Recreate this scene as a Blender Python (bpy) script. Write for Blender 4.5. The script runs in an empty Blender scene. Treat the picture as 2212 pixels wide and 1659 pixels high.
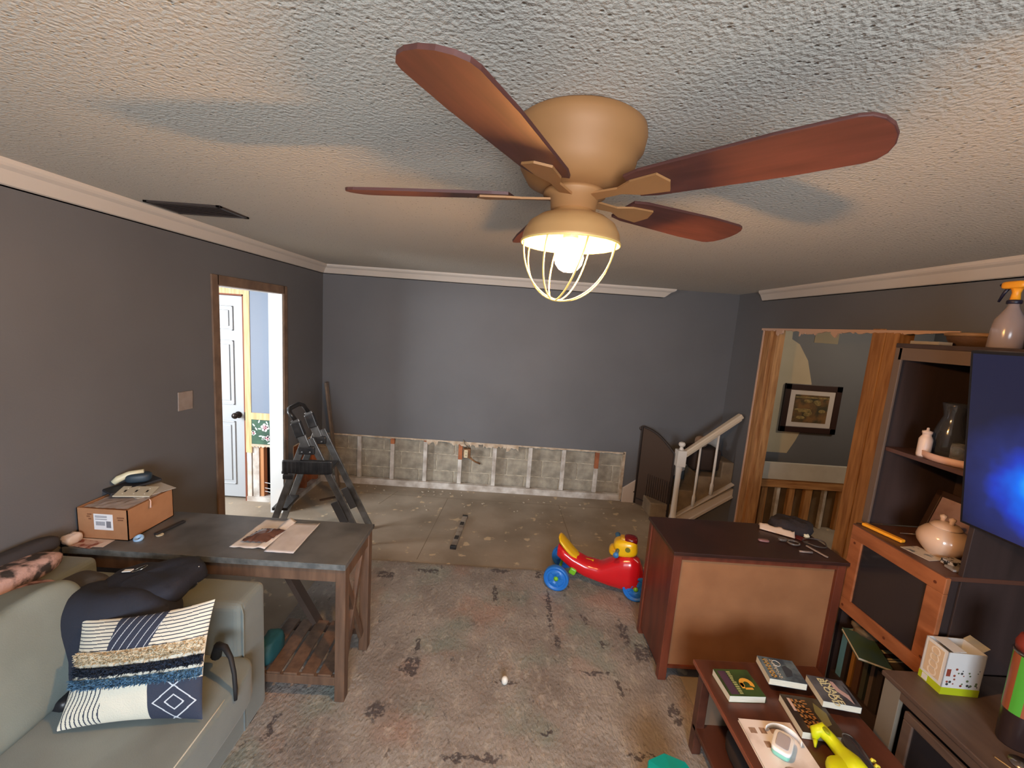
import bpy, math, random
import numpy as np
from mathutils import Vector, Matrix, Euler, noise as mn
random.seed(4)
S = bpy.context.scene
COL = S.collection
R = math.radians

# ------------------------------------------------------------------ camera
cam_d = bpy.data.cameras.new('camera')
cam = bpy.data.objects.new('camera', cam_d); COL.objects.link(cam)
F_PX, PITCH, ROLL, YAW, CAM_H = 898.4, .1416, .0712, .0133, 1.912
cam_d.sensor_width = 36.0
cam_d.lens = F_PX / 2212 * 36.0
cam_d.clip_start = .02
fw = Vector((math.sin(YAW)*math.cos(PITCH), math.cos(YAW)*math.cos(PITCH), -math.sin(PITCH)))
r0 = Vector((math.cos(YAW), -math.sin(YAW), 0)); u0 = r0.cross(fw)
rt = r0*math.cos(ROLL) + u0*math.sin(ROLL); up = -r0*math.sin(ROLL) + u0*math.cos(ROLL)
cam.matrix_world = Matrix(((rt.x, up.x, -fw.x, 0), (rt.y, up.y, -fw.y, 0), (rt.z, up.z, -fw.z, CAM_H), (0, 0, 0, 1)))
S.camera = cam

# ------------------------------------------------------------------ world, lights, exposure
W = bpy.data.worlds.new('world'); S.world = W; W.use_nodes = True
bg = W.node_tree.nodes['Background']
bg.inputs[0].default_value = (.80, .88, 1.0, 1); bg.inputs[1].default_value = .6
def area(name, loc, target, sx, sy, power, col):
    d = bpy.data.lights.new(name, 'AREA'); d.shape = 'RECTANGLE'; d.size = sx; d.size_y = sy
    d.energy = power; d.color = col
    o = bpy.data.objects.new(name, d); COL.objects.link(o); o.location = loc
    o.rotation_euler = (Vector(target) - Vector(loc)).to_track_quat('-Z', 'Y').to_euler()
    return o
area('daylight_side_window', (-4.32, 2.1, 1.45), (-2.0, 3.45, .5), 1.0, 1.2, 165, (.94, .97, 1.0))
area('daylight_rear_window', (.2, -1.88, 1.45), (-1.5, 1.5, .3), 1.7, 1.15, 165, (.80, .90, 1.0))
area('stair_hall_fill', (4.1, 3.2, 2.30), (3.4, 4.3, .8), .4, .4, 14, (1.0, .86, .68))  # added fill light, no visible source, brightens the stair hall
vs = S.view_settings
S.display_settings.display_device = 'sRGB'
vs.view_transform = 'Standard'; vs.look = 'None'; vs.exposure = .0; vs.gamma = 1.0; vs.use_curve_mapping = False
BULB_STRENGTH = 1900.0

# ------------------------------------------------------------------ materials
def lin(c):
    return tuple(((x/255)/12.92 if x/255 <= .04045 else ((x/255+.055)/1.055)**2.4) for x in c)
MATS = {}
def M(name, rgb, rough=.6, metal=0, rgb2=None, vs_=4.0, vd=4, vmin=.35, vmax=.65, stretch=None, bump=0, bs=60, bdist=.004,
      spec=None, emit=0, trans=0, coat=0, alpha=1, sheen=0):
    if name in MATS: return MATS[name]
    m = bpy.data.materials.new(name); m.use_nodes = True; MATS[name] = m
    nt = m.node_tree; N = nt.nodes; L = nt.links; b = N['Principled BSDF']
    c = lin(rgb); b.inputs['Base Color'].default_value = (*c, 1)
    b.inputs['Roughness'].default_value = rough; b.inputs['Metallic'].default_value = metal
    if spec is not None: b.inputs['Specular IOR Level'].default_value = spec
    if coat: b.inputs['Coat Weight'].default_value = coat
    if trans: b.inputs['Transmission Weight'].default_value = trans
    if alpha < 1: b.inputs['Alpha'].default_value = alpha
    if sheen: b.inputs['Sheen Weight'].default_value = sheen
    if emit:
        b.inputs['Emission Color'].default_value = (*c, 1); b.inputs['Emission Strength'].default_value = emit
    tc = N.new('ShaderNodeTexCoord')
    def coords(st):
        if not st: return tc.outputs['Object']
        mp = N.new('ShaderNodeMapping'); mp.inputs['Scale'].default_value = st
        L.new(tc.outputs['Object'], mp.inputs['Vector']); return mp.outputs['Vector']
    if rgb2:
        n = N.new('ShaderNodeTexNoise'); n.inputs['Scale'].default_value = vs_; n.inputs['Detail'].default_value = vd
        L.new(coords(stretch), n.inputs['Vector'])
        cr = N.new('ShaderNodeValToRGB'); e = cr.color_ramp.elements
        e[0].position = vmin; e[1].position = vmax
        e[0].color = (*c, 1); e[1].color = (*lin(rgb2), 1)
        L.new(n.outputs['Fac'], cr.inputs['Fac']); L.new(cr.outputs['Color'], b.inputs['Base Color'])
    if bump:
        n2 = N.new('ShaderNodeTexNoise'); n2.inputs['Scale'].default_value = bs; n2.inputs['Detail'].default_value = 3
        L.new(coords(stretch), n2.inputs['Vector'])
        bp = N.new('ShaderNodeBump'); bp.inputs['Strength'].default_value = bump; bp.inputs['Distance'].default_value = bdist
        L.new(n2.outputs['Fac'], bp.inputs['Height']); L.new(bp.outputs['Normal'], b.inputs['Normal'])
    return m

PAINT = M('slate_wall_paint', (102, 102, 105), .62, rgb2=(97, 97, 100), vs_=1.5, bump=.15, bs=140, bdist=.002)
TRIM = M('white_crown_paint', (206, 196, 186), .5)
WHITE = M('white_gloss_paint', (226, 228, 228), .35, rgb2=(214, 216, 216), vs_=6)
DIRTYW = M('chalky_white_paint', (214, 210, 204), .8, rgb2=(168, 158, 148), vs_=9, bump=.3)
PINE = M('raw_pine_lumber', (188, 140, 90), .6, rgb2=(150, 102, 60), vs_=7, stretch=(6, 6, .6), bump=.15, bs=20)
PINEH = M('raw_pine_lumber_level', (188, 140, 90), .6, rgb2=(150, 102, 60), vs_=7, stretch=(.6, 6, 6), bump=.15, bs=20)
PALEPINE = M('pale_pine_jamb', (224, 190, 142), .6, rgb2=(196, 152, 104), vs_=7, stretch=(6, 6, .5))
ORANGEW = M('orange_stained_wood', (186, 112, 68), .6, rgb2=(140, 80, 50), vs_=8)
BLOCK = M('cinder_block', (172, 164, 148), .95, rgb2=(138, 132, 120), vs_=11, vd=8, bump=.8, bs=70, bdist=.006)
MORTAR = M('block_mortar', (196, 188, 170), .95, rgb2=(160, 150, 134), vs_=20, bump=.6, bs=50)
DRYWALL = M('torn_drywall', (206, 190, 170), .9, rgb2=(170, 148, 124), vs_=16)
CREAM = M('old_cream_paint', (188, 172, 144), .6, rgb2=(178, 162, 134), vs_=3)
VOID = M('cavity_shade', (26, 22, 20), .95)  # near-black colour stands in for shade inside openings

def ceiling_mat():
    m = bpy.data.materials.new('popcorn_ceiling'); m.use_nodes = True
    nt = m.node_tree; N = nt.nodes; L = nt.links; b = N['Principled BSDF']
    b.inputs['Roughness'].default_value = .9
    tc = N.new('ShaderNodeTexCoord')
    n = N.new('ShaderNodeTexNoise'); n.inputs['Scale'].default_value = 95; n.inputs['Detail'].default_value = 3; n.inputs['Roughness'].default_value = .5
    L.new(tc.outputs['Object'], n.inputs['Vector'])
    v = N.new('ShaderNodeTexVoronoi'); v.inputs['Scale'].default_value = 58; v.inputs['Randomness'].default_value = 1
    L.new(tc.outputs['Object'], v.inputs['Vector'])
    pit = N.new('ShaderNodeMapRange'); pit.inputs['From Min'].default_value = .1; pit.inputs['From Max'].default_value = .26
    pit.inputs['To Min'].default_value = 0; pit.inputs['To Max'].default_value = 1
    L.new(v.outputs['Distance'], pit.inputs['Value'])
    # only some cells carry a pit
    sel = N.new('ShaderNodeMath'); sel.operation = 'GREATER_THAN'; sel.inputs[1].default_value = .34
    sp = N.new('ShaderNodeSeparateColor'); L.new(v.outputs['Color'], sp.inputs['Color']); L.new(sp.outputs['Red'], sel.inputs[0])
    mx = N.new('ShaderNodeMath'); mx.operation = 'MAXIMUM'; L.new(pit.outputs['Result'], mx.inputs[0]); L.new(sel.outputs[0], mx.inputs[1])
    ad = N.new('ShaderNodeMath'); ad.operation = 'ADD'; L.new(n.outputs['Fac'], ad.inputs[0])
    ml = N.new('ShaderNodeMath'); ml.operation = 'MULTIPLY'; ml.inputs[1].default_value = .9; L.new(mx.outputs[0], ml.inputs[0]); L.new(ml.outputs[0], ad.inputs[1])
    bp = N.new('ShaderNodeBump'); bp.inputs['Strength'].default_value = .6; bp.inputs['Distance'].default_value = .009
    L.new(ad.outputs[0], bp.inputs['Height']); L.new(bp.outputs['Normal'], b.inputs['Normal'])
    cr = N.new('ShaderNodeValToRGB'); e = cr.color_ramp.elements
    e[0].color = (*lin((140, 134, 124)), 1); e[1].color = (*lin((196, 188, 176)), 1); e[0].position = .5; e[1].position = 1.2  # pits also tinted darker, shade put into the ceiling colour
    L.new(ad.outputs[0], cr.inputs['Fac']); L.new(cr.outputs['Color'], b.inputs['Base Color'])
    return m

def floor_mat():
    m = bpy.data.materials.new('bare_subfloor'); m.use_nodes = True
    nt = m.node_tree; N = nt.nodes; L = nt.links; b = N['Principled BSDF']
    b.inputs['Roughness'].default_value = .75
    tc = N.new('ShaderNodeTexCoord')
    def noise(sc, det, vec=None):
        n = N.new('ShaderNodeTexNoise'); n.inputs['Scale'].default_value = sc; n.inputs['Detail'].default_value = det
        L.new(vec or tc.outputs['Object'], n.inputs['Vector']); return n.outputs['Fac']
    def ramp(fac, p0, c0, p1, c1):
        cr = N.new('ShaderNodeValToRGB'); e = cr.color_ramp.elements
        e[0].position = p0; e[1].position = p1; e[0].color = (*lin(c0), 1); e[1].color = (*lin(c1), 1)
        L.new(fac, cr.inputs['Fac']); return cr.outputs['Color']
    base = ramp(noise(2.2, 6), .35, (162, 150, 134), .68, (132, 120, 104))
    spots = ramp(noise(9, 3), .63, (0, 0, 0), .68, (255, 255, 255))
    mx = N.new('ShaderNodeMix'); mx.data_type = 'RGBA'
    L.new(spots, mx.inputs[0]); L.new(base, mx.inputs[6]); mx.inputs[7].default_value = (*lin((196, 176, 146)), 1)
    L.new(mx.outputs[2], b.inputs['Base Color'])
    bp = N.new('ShaderNodeBump'); bp.inputs['Strength'].default_value = .25; bp.inputs['Distance'].default_value = .004
    L.new(noise(40, 6), bp.inputs['Height']); L.new(bp.outputs['Normal'], b.inputs['Normal'])
    return m

def rug_mat(spots):
    m = bpy.data.materials.new('distressed_rug'); m.use_nodes = True
    nt = m.node_tree; N = nt.nodes; L = nt.links; b = N['Principled BSDF']
    b.inputs['Roughness'].default_value = .95; b.inputs['Sheen Weight'].default_value = .1
    tc = N.new('ShaderNodeTexCoord'); P = tc.outputs['Object']
    def noise(sc, det, vec=None, col=False, rough=.5):
        n = N.new('ShaderNodeTexNoise'); n.inputs['Scale'].default_value = sc; n.inputs['Detail'].default_value = det; n.inputs['Roughness'].default_value = rough
        L.new(vec or P, n.inputs['Vector']); return n.outputs['Color' if col else 'Fac']
    def mp(off, sc=(1, 1, 1)):
        k = N.new('ShaderNodeMapping'); k.inputs['Location'].default_value = off; k.inputs['Scale'].default_value = sc
        L.new(P, k.inputs['Vector']); return k.outputs['Vector']
    def rng(f, a, c):
        r = N.new('ShaderNodeMapRange'); r.inputs['From Min'].default_value = a; r.inputs['From Max'].default_value = c
        L.new(f, r.inputs['Value']); return r.outputs['Result']
    def mix(fac, a, col, w=1.0):
        x = N.new('ShaderNodeMix'); x.data_type = 'RGBA'
        if w != 1.0:
            q = N.new('ShaderNodeMath'); q.operation = 'MULTIPLY'; q.inputs[1].default_value = w; L.new(fac, q.inputs[0]); fac = q.outputs[0]
        L.new(fac, x.inputs[0])
        if isinstance(a, tuple): x.inputs[6].default_value = (*lin(a), 1)
        else: L.new(a, x.inputs[6])
        x.inputs[7].default_value = (*lin(col), 1); return x.outputs[2]
    c = mix(rng(noise(3.5, 6), .4, .65), (150, 144, 138), (124, 116, 110))
    c = mix(rng(noise(2.3, 5, mp((5, 3, 0))), .54, .66), c, (160, 128, 112), .5)
    c = mix(rng(noise(2.6, 5, mp((1, 9, 0))), .54, .66), c, (124, 134, 126), .7)
    c = mix(rng(noise(26, 6, mp((0, 0, 0), (1, .5, 1))), .56, .66), c, (188, 180, 168), .32)
    # small flecks of dark dye
    f1 = rng(noise(16, 8, mp((2, 7, 0), (1.4, .8, 1)), rough=.7), .61, .655); c = mix(f1, c, (84, 76, 74), .7)
    # the larger worn dark dye marks
    nz = noise(22, 6, None, True)
    sb = N.new('ShaderNodeVectorMath'); sb.operation = 'SUBTRACT'; L.new(nz, sb.inputs[0]); sb.inputs[1].default_value = (.5, .5, .5)
    sc = N.new('ShaderNodeVectorMath'); sc.operation = 'SCALE'; L.new(sb.outputs[0], sc.inputs[0]); sc.inputs['Scale'].default_value = .09
    wp = N.new('ShaderNodeVectorMath'); wp.operation = 'ADD'; L.new(P, wp.inputs[0]); L.new(sc.outputs[0], wp.inputs[1])
    acc = None
    for (x, y, rx, ry) in spots:
        k = N.new('ShaderNodeMapping'); k.vector_type = 'TEXTURE'
        k.inputs['Location'].default_value = (x, y, 0); k.inputs['Scale'].default_value = (rx, ry, 1)
        L.new(wp.outputs[0], k.inputs['Vector'])
        fl = N.new('ShaderNodeVectorMath'); fl.operation = 'MULTIPLY'; fl.inputs[1].default_value = (1, 1, 0); L.new(k.outputs[0], fl.inputs[0])
        ln = N.new('ShaderNodeVectorMath'); ln.operation = 'LENGTH'; L.new(fl.outputs[0], ln.inputs[0])
        if acc is None: acc = ln.outputs['Value']
        else:
            mi = N.new('ShaderNodeMath'); mi.operation = 'MINIMUM'; L.new(acc, mi.inputs[0]); L.new(ln.outputs['Value'], mi.inputs[1]); acc = mi.outputs[0]
    inv = rng(acc, 1.05, .8)
    brk = rng(noise(60, 4), .38, .5)
    mm = N.new('ShaderNodeMath'); mm.operation = 'MULTIPLY'; L.new(inv, mm.inputs[0]); L.new(brk, mm.inputs[1])
    c = mix(mm.outputs[0], c, (62, 54, 56), .85)
    L.new(c, b.inputs['Base Color'])
    bp = N.new('ShaderNodeBump'); bp.inputs['Strength'].default_value = .9; bp.inputs['Distance'].default_value = .012
    L.new(noise(75, 5, mp((0, 0, 0), (1, .55, 1))), bp.inputs['Height']); L.new(bp.outputs['Normal'], b.inputs['Normal'])
    return m

# ------------------------------------------------------------------ mesh helper
ORG = {}
class MB:
    def __init__(s): s.v = []; s.f = []; s.m = []
    def add(s, vs_, fs, mi=0):
        o = len(s.v); s.v += [tuple(p) for p in vs_]; s.f += [tuple(i+o for i in f) for f in fs]
        s.m += ([mi]*len(fs) if isinstance(mi, int) else list(mi)); return s
    def box(s, x0, x1, y0, y1, z0, z1, mi=0):
        return s.add([(x0, y0, z0), (x1, y0, z0), (x1, y1, z0), (x0, y1, z0), (x0, y0, z1), (x1, y0, z1), (x1, y1, z1), (x0, y1, z1)],
                     [(0, 3, 2, 1), (4, 5, 6, 7), (0, 1, 5, 4), (1, 2, 6, 5), (2, 3, 7, 6), (3, 0, 4, 7)], mi)
    def obox(s, c, size, rot=(0, 0, 0), mi=0):
        Rm = Euler(rot).to_matrix(); c = Vector(c); h = [k/2 for k in size]
        pts = [c + Rm @ Vector((sx*h[0], sy*h[1], sz*h[2])) for sz in (-1, 1) for sx, sy in ((-1, -1), (1, -1), (1, 1), (-1, 1))]
        return s.add(pts, [(0, 3, 2, 1), (4, 5, 6, 7), (0, 1, 5, 4), (1, 2, 6, 5), (2, 3, 7, 6), (3, 0, 4, 7)], mi)
    def beam(s, p0, p1, w, h, upv=(0, 0, 1), mi=0):
        p0, p1 = Vector(p0), Vector(p1); d = (p1-p0).normalized(); u = Vector(upv)
        a = d.cross(u).normalized(); b = a.cross(d).normalized()
        pts = [p + a*sa*w/2 + b*sb*h/2 for p in (p0, p1) for sa, sb in ((-1, -1), (1, -1), (1, 1), (-1, 1))]
        return s.add(pts, [(0, 3, 2, 1), (4, 5, 6, 7), (0, 1, 5, 4), (1, 2, 6, 5), (2, 3, 7, 6), (3, 0, 4, 7)], mi)
    def tube(s, pts, r, seg=8, caps=True, mi=0, closed=False):
        pts = [Vector(p) for p in pts]; n = len(pts); rs = r if isinstance(r, (list, tuple)) else [r]*n
        vs_ = []; prev = None
        for i, p in enumerate(pts):
            if closed: d = pts[(i+1) % n]-pts[i-1]
            else: d = pts[min(i+1, n-1)]-pts[max(i-1, 0)]
            d.normalize()
            if prev is None:
                a = d.orthogonal().normalized()
            else:
                a = (prev - d*prev.dot(d)).normalized()
            prev = a; b = d.cross(a)
            for k in range(seg):
                t = 2*math.pi*k/seg; vs_.append(p + (a*math.cos(t)+b*math.sin(t))*rs[i])
        fs = []
        for i in range(n if closed else n-1):
            j = (i+1) % n
            for k in range(seg):
                fs.append((i*seg+k, i*seg+(k+1) % seg, j*seg+(k+1) % seg, j*seg+k))
        if caps and not closed:
            fs.append(tuple(range(seg))[::-1]); fs.append(tuple((n-1)*seg+k for k in range(seg)))
        return s.add(vs_, fs, mi)
    def lathe(s, prof, c=(0, 0, 0), seg=24, rot=(0, 0, 0), mi=0, sx=1, sy=1):
        Rm = Euler(rot).to_matrix(); c = Vector(c); vs_ = []; fs = []; n = len(prof)
        for (r, z) in prof:
            for k in range(seg):
                t = 2*math.pi*k/seg
                vs_.append(c + Rm @ Vector((max(r, 1e-4)*math.cos(t)*sx, max(r, 1e-4)*math.sin(t)*sy, z)))
        for i in range(n-1):
            for k in range(seg):
                fs.append((i*seg+k, i*seg+(k+1) % seg, (i+1)*seg+(k+1) % seg, (i+1)*seg+k))
        if prof[0][0] > 1e-3 and prof[0] != prof[-1]: fs.append(tuple(range(seg))[::-1])
        if prof[-1][0] > 1e-3 and prof[0] != prof[-1]: fs.append(tuple((n-1)*seg+k for k in range(seg)))
        return s.add(vs_, fs, mi)
    def prism(s, poly, d, mi=0, mat=None):
        """poly: 2-D points (x,y) extruded from z=0 to z=d, then placed by the 4x4 matrix"""
        n = len(poly); mat = mat or Matrix.Identity(4)
        vs_ = [mat @ Vector((x, y, 0)) for x, y in poly] + [mat @ Vector((x, y, d)) for x, y in poly]
        fs = [tuple(range(n))[::-1], tuple(range(n, 2*n))] + [(i, (i+1) % n, n+(i+1) % n, n+i) for i in range(n)]
        return s.add(vs_, fs, mi)
    def grid(s, fn, nu, nv, mi=0, thick=None):
        vs_ = [fn(i/nu, j/nv) for j in range(nv+1) for i in range(nu+1)]
        fs = []; ms = []
        for j in range(nv):
            for i in range(nu):
                a = j*(nu+1)+i; fs.append((a, a+1, a+nu+2, a+nu+1))
                ms.append(mi((i+.5)/nu, (j+.5)/nv) if callable(mi) else mi)
        return s.add(vs_, fs, ms)
    def super(s, c, size, e1=.35, e2=.35, nu=40, nv=24, rot=(0, 0, 0), disp=0, dscale=3, seed=0, mi=0, fn=None):
        """rounded cushion-like box"""
        Rm = Euler(rot).to_matrix(); c = Vector(c); a, b, h = [k/2 for k in size]
        def pw(x, e): return math.copysign(abs(x)**e, x)
        vs_ = []; fs = []
        for j in range(nv+1):
            ph = -math.pi/2 + math.pi*j/nv
            for i in range(nu):
                th = 2*math.pi*i/nu
                p = Vector((a*pw(math.cos(ph), e1)*pw(math.cos(th), e2), b*pw(math.cos(ph), e1)*pw(math.sin(th), e2), h*pw(math.sin(ph), e1)))
                if fn: p = fn(p)
                if disp:
                    q = p*dscale + Vector((seed*7.3, seed*1.7, seed*3.1))
                    p = p + p.normalized()*disp*(mn.noise(q) + .5*mn.noise(q*2.3))
                vs_.append(c + Rm @ p)
        for j in range(nv):
            for i in range(nu):
                fs.append((j*nu+i, j*nu+(i+1) % nu, (j+1)*nu+(i+1) % nu, (j+1)*nu+i))
        return s.add(vs_, fs, mi)
    def build(s, name, mats, parent=None, smooth=False, bevel=0, label=None, cat=None, group=None, kind=None, local=False, bseg=2, solid=0):
        me = bpy.data.meshes.new(name)
        o0 = Vector((0, 0, 0)) if (local or parent is None) else ORG.get(parent.name, Vector((0, 0, 0)))
        origin = o0
        if parent is None and kind != 'structure' and not local:
            a = np.array([tuple(p) for p in s.v]); origin = Vector(((a[:, 0].min()+a[:, 0].max())/2, (a[:, 1].min()+a[:, 1].max())/2, a[:, 2].min()))
        me.from_pydata([tuple(Vector(p)-origin) for p in s.v], [], s.f)
        if not isinstance(mats, (list, tuple)): mats = [mats]
        for m in mats: me.materials.append(m)
        me.polygons.foreach_set('material_index', s.m)
        if smooth: me.polygons.foreach_set('use_smooth', [True]*len(me.polygons))
        me.update()
        o = bpy.data.objects.new(name, me); COL.objects.link(o)
        if parent is not None:
            o.parent = parent; ORG[o.name] = origin
        else:
            o.location = origin; ORG[o.name] = origin
        if bevel:
            bm = o.modifiers.new('bevel', 'BEVEL'); bm.width = bevel; bm.segments = bseg; bm.limit_method = 'ANGLE'
        if solid:
            sm = o.modifiers.new('solid', 'SOLIDIFY'); sm.thickness = solid; sm.offset = 0
        if smooth and bevel == 0:
            pass
        tag(o, label, cat, group, kind)
        return o
def tag(o, label=None, cat=None, group=None, kind=None):
    if label: o['label'] = label
    if cat: o['category'] = cat
    if group: o['group'] = group
    if kind: o['kind'] = kind
def thing(name, label, cat, loc=(0, 0, 0), rotz=0, group=None, rot=None):
    o = bpy.data.objects.new(name, None); COL.objects.link(o); o.location = loc
    o.rotation_euler = rot or (0, 0, rotz); o.empty_display_size = .05
    ORG[o.name] = Vector(loc) if not (rotz or rot) else Vector((0, 0, 0))
    tag(o, label, cat, group); return o
FONT_CACHE = {}
def text_mb(s, size, mat4, depth=.0006, mi=0, align='LEFT', mb=None, sx=1.0):
    cu = bpy.data.curves.new('txt', 'FONT'); cu.body = s; cu.size = size; cu.extrude = depth/2; cu.align_x = align; cu.resolution_u = 2
    cu.offset = size*.012
    ob = bpy.data.objects.new('txt', cu); COL.objects.link(ob)
    dg = bpy.context.evaluated_depsgraph_get(); me = ob.evaluated_get(dg).to_mesh()
    mb = mb or MB()
    mb.add([mat4 @ Vector((v.co.x*sx, v.co.y, v.co.z)) for v in me.vertices], [tuple(p.vertices) for p in me.polygons], mi)
    ob.evaluated_get(dg).to_mesh_clear(); bpy.data.objects.remove(ob); bpy.data.curves.remove(cu)
    return mb
def frame4(o, x, y):
    """matrix with origin o and in-plane axes x, y"""
    x = Vector(x).normalized(); y = Vector(y); z = x.cross(y).normalized(); y = z.cross(x)
    return Matrix(((x.x, y.x, z.x, o[0]), (x.y, y.y, z.y, o[1]), (x.z, y.z, z.z, o[2]), (0, 0, 0, 1)))

# ================================================================== SETTING
XL, XR, YB, YR, ZC = -2.016, 2.425, 4.525, -2.0, 2.40
ST = 'structure'
mb = MB().box(-4.6, 4.9, -2.4, 5.0, -.1, 0); FL = mb.build('floor', floor_mat(), kind=ST)
s = MB()
for (p0, p1) in (((-1.95, 4.30), (1.35, 4.30)), ((-.55, 4.30), (-.62, 3.1)), ((-1.12, 4.40), (-1.22, 4.05)), ((.66, 4.3), (.7, 3.05))):
    s.beam((*p0, .0), (*p1, .0), .006, .0012)
s.build('seam', M('floor_seam', (122, 110, 94), .9), FL)
FLK = random.Random(7)
s = MB()
for k in range(38):
    x = FLK.uniform(-1.9, 1.3); y = 4.48-abs(FLK.gauss(0, .22)); 
    s.obox((x, y, .004), (FLK.uniform(.006, .03), FLK.uniform(.005, .02), .006), (FLK.uniform(-.2, .2), 0, FLK.uniform(0, 3)))
s.build('plaster_crumb', M('plaster_crumb_white', (186, 174, 156), .9), FL, kind='stuff', label='white plaster crumbs scattered along the opened wall')
MB().box(-4.6, 4.9, -2.4, 5.0, ZC, ZC+.1).build('ceiling', ceiling_mat(), kind=ST)

# back wall: painted drywall above, opened strip below
zt = .565; XC = 1.392
mb = MB().box(XL-.10, XC, YB, YB+.013, zt, ZC).box(XC, 4.8, YB, YB+.013, 0, ZC)
WB = mb.build('wall_back', PAINT, kind=ST)
MB().box(XL-.14, 4.8, YB+.081, YB+.2, 0, ZC).build('mortar_backing', MORTAR, WB)
proto = None; rb = random.Random(3)
for row in range(3):
    z0 = .0+row*.196; off = (row % 2)*.20
    for c in range(-1, 9):
        x0 = -2.15+off+c*.405
        x1 = x0+.395
        if x0 > XC+.02: continue
        x0 = max(x0, XL-.12); x1 = min(x1, XC+.03)
        if x1-x0 < .05: continue
        if proto and abs((x1-x0)-.395) < 1e-4:
            b = bpy.data.objects.new('cinder_block', proto); COL.objects.link(b); b.parent = WB
            b.location = (x0, YB+.075+rb.uniform(-.002, .003), z0+.001); b.rotation_euler = (0, 0, rb.uniform(-.004, .004))
            bm = b.modifiers.new('bevel', 'BEVEL'); bm.width = .004; bm.segments = 1
        else:
            w = x1-x0
            m_ = MB().box(0, w, 0, .05, .003, .187)
            ob = m_.build('cinder_block', BLOCK, WB, bevel=.004, bseg=1, local=True)
            ob.location = (x0, YB+.075, z0)
            if abs(w-.395) < 1e-4: proto = ob.data
for k, x in enumerate((-1.607, -1.235, -.862, -.467, -.078, .325, .705, 1.085)):
    top = .57
    h0 = 0.075
    wht = (.56, .49, .54, .36, .56, .56, .56, .36)[k]
    st = MB().box(x-.022, x+.022, YB+.02, YB+.058, h0, wht).build('furring_strip', DIRTYW, WB, bevel=.002, bseg=1)
    if wht < .55: MB().box(x-.0218, x+.0218, YB+.0205, YB+.058, wht, .60).build('unpainted_end', ORANGEW, st)
MB().box(XL-.02, XC, YB+.005, YB+.06, 0, .072).build('sole_plate', DIRTYW, WB, bevel=.003)
MB().box(XC-.022, XC+.004, YB-.004, YB+.07, .02, zt+.02).build('cut_edge', DRYWALL, WB)
s = MB(); rr = random.Random(9)
x = XL
while x < XC-.02:   # ragged torn paper along the cut
    w = rr.uniform(.05, .14); rough = (-.95 < x < .1)
    d = rr.uniform(.03, .075) if rough and rr.random() < .8 else rr.uniform(.003, .014)
    n = 5
    poly = [(x, zt+.012)]+[(x+w*i/n, zt-(d*rr.uniform(.2, 1))) for i in range(n+1)]+[(x+w, zt+.012)]
    s.prism(poly, .004, mat=Matrix(((1, 0, 0, 0), (0, 0, -1, YB), (0, 1, 0, 0), (0, 0, 0, 1))))
    x += w
s.build('torn_paper_edge', DRYWALL, WB)
# stair baseboard on the back wall and its return
mb = MB().prism([(1.40, 0), (1.60, 0), (1.60, .12), (1.66, .155), (2.40, .64), (2.40, .86), (1.58, .30), (1.41, .175), (1.40, .17)], .018,
                mat=Matrix(((1, 0, 0, 0), (0, 0, -1, YB), (0, 1, 0, 0), (0, 0, 0, 1))))
mb.build('baseboard_back', M('stair_trim_paint', (204, 190, 178), .5), kind=ST, bevel=.003)
# old paint left showing in the stair hall
cp = [(2.56, .70), (3.26, .70), (3.34, .85), (3.40, 1.0), (3.44, 1.25), (3.42, 1.5), (3.33, 1.75), (3.20, 1.92), (3.10, 1.97), (3.08, 2.3), (2.56, 2.3)]
cp = [(2.56+(x-2.56)*.92, z) for x, z in cp]
MB().prism(cp, .002, mat=Matrix(((1, 0, 0, 0), (0, 0, -1, YB), (0, 1, 0, 0), (0, 0, 0, 1)))).build('old_paint', CREAM, WB)
MB().box(3.30, 3.56, YB-.003, YB, 1.95, 2.12).build('bare_patch', M('bare_patch_plaster', (150, 136, 112), .8), WB)

# left wall with the doorway
dy0, dy1, dz = 2.90, 3.745, 2.05
mb = MB()
mb.box(XL-.12, XL, YR, dy0, 0, ZC).box(XL-.12, XL, dy0, dy1, dz, ZC).box(XL-.12, XL, dy1, 3.90, 0, ZC).box(XL-.12, XL, 3.90, YB+.013, .60, ZC)
WLf = mb.build('wall_left', PAINT, kind=ST)
MB().box(XL-.14, XL-.085, 3.90, YB+.1, 0, .62).build('sheathing', ORANGEW, WLf)
for y in (3.93, 4.20, 4.46):
    MB().box(XL-.085, XL-.03, y, y+.04, .05, .62).build('stud', ORANGEW if y != 3.93 else DIRTYW, WLf, bevel=.002, bseg=1)
MB().box(XL-.10, XL-.01, 3.90, YB+.05, 0, .05).build('sole_plate', DIRTYW, WLf)
MB().box(XL-.012, XL+.003, 3.90, YB, .592, .604).build('cut_edge', DRYWALL, WLf)
mb = MB().box(XL-.122, XL-.001, dy1-.02, dy1+.001, 0, dz).box(XL-.122, XL-.001, dy0-.001, dy0+.02, 0, dz).box(XL-.122, XL-.001, dy0+.02, dy1-.02, dz-.018, dz+.001)
mb.build('trim_1', M('bright_white_jamb', (212, 213, 213), .4), kind=ST)
BR = M('raw_brown_casing', (128, 104, 86), .7, rgb2=(104, 84, 70), vs_=9)
mb = MB().box(XL, XL+.012, dy0-.055, dy0+.012, 0, dz+.055).box(XL, XL+.012, dy1-.012, dy1+.045, 0, dz+.055).box(XL, XL+.012, dy0, dy1, dz-.012, dz+.055)
mb.build('trim_2', BR, kind=ST, bevel=.002)

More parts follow.
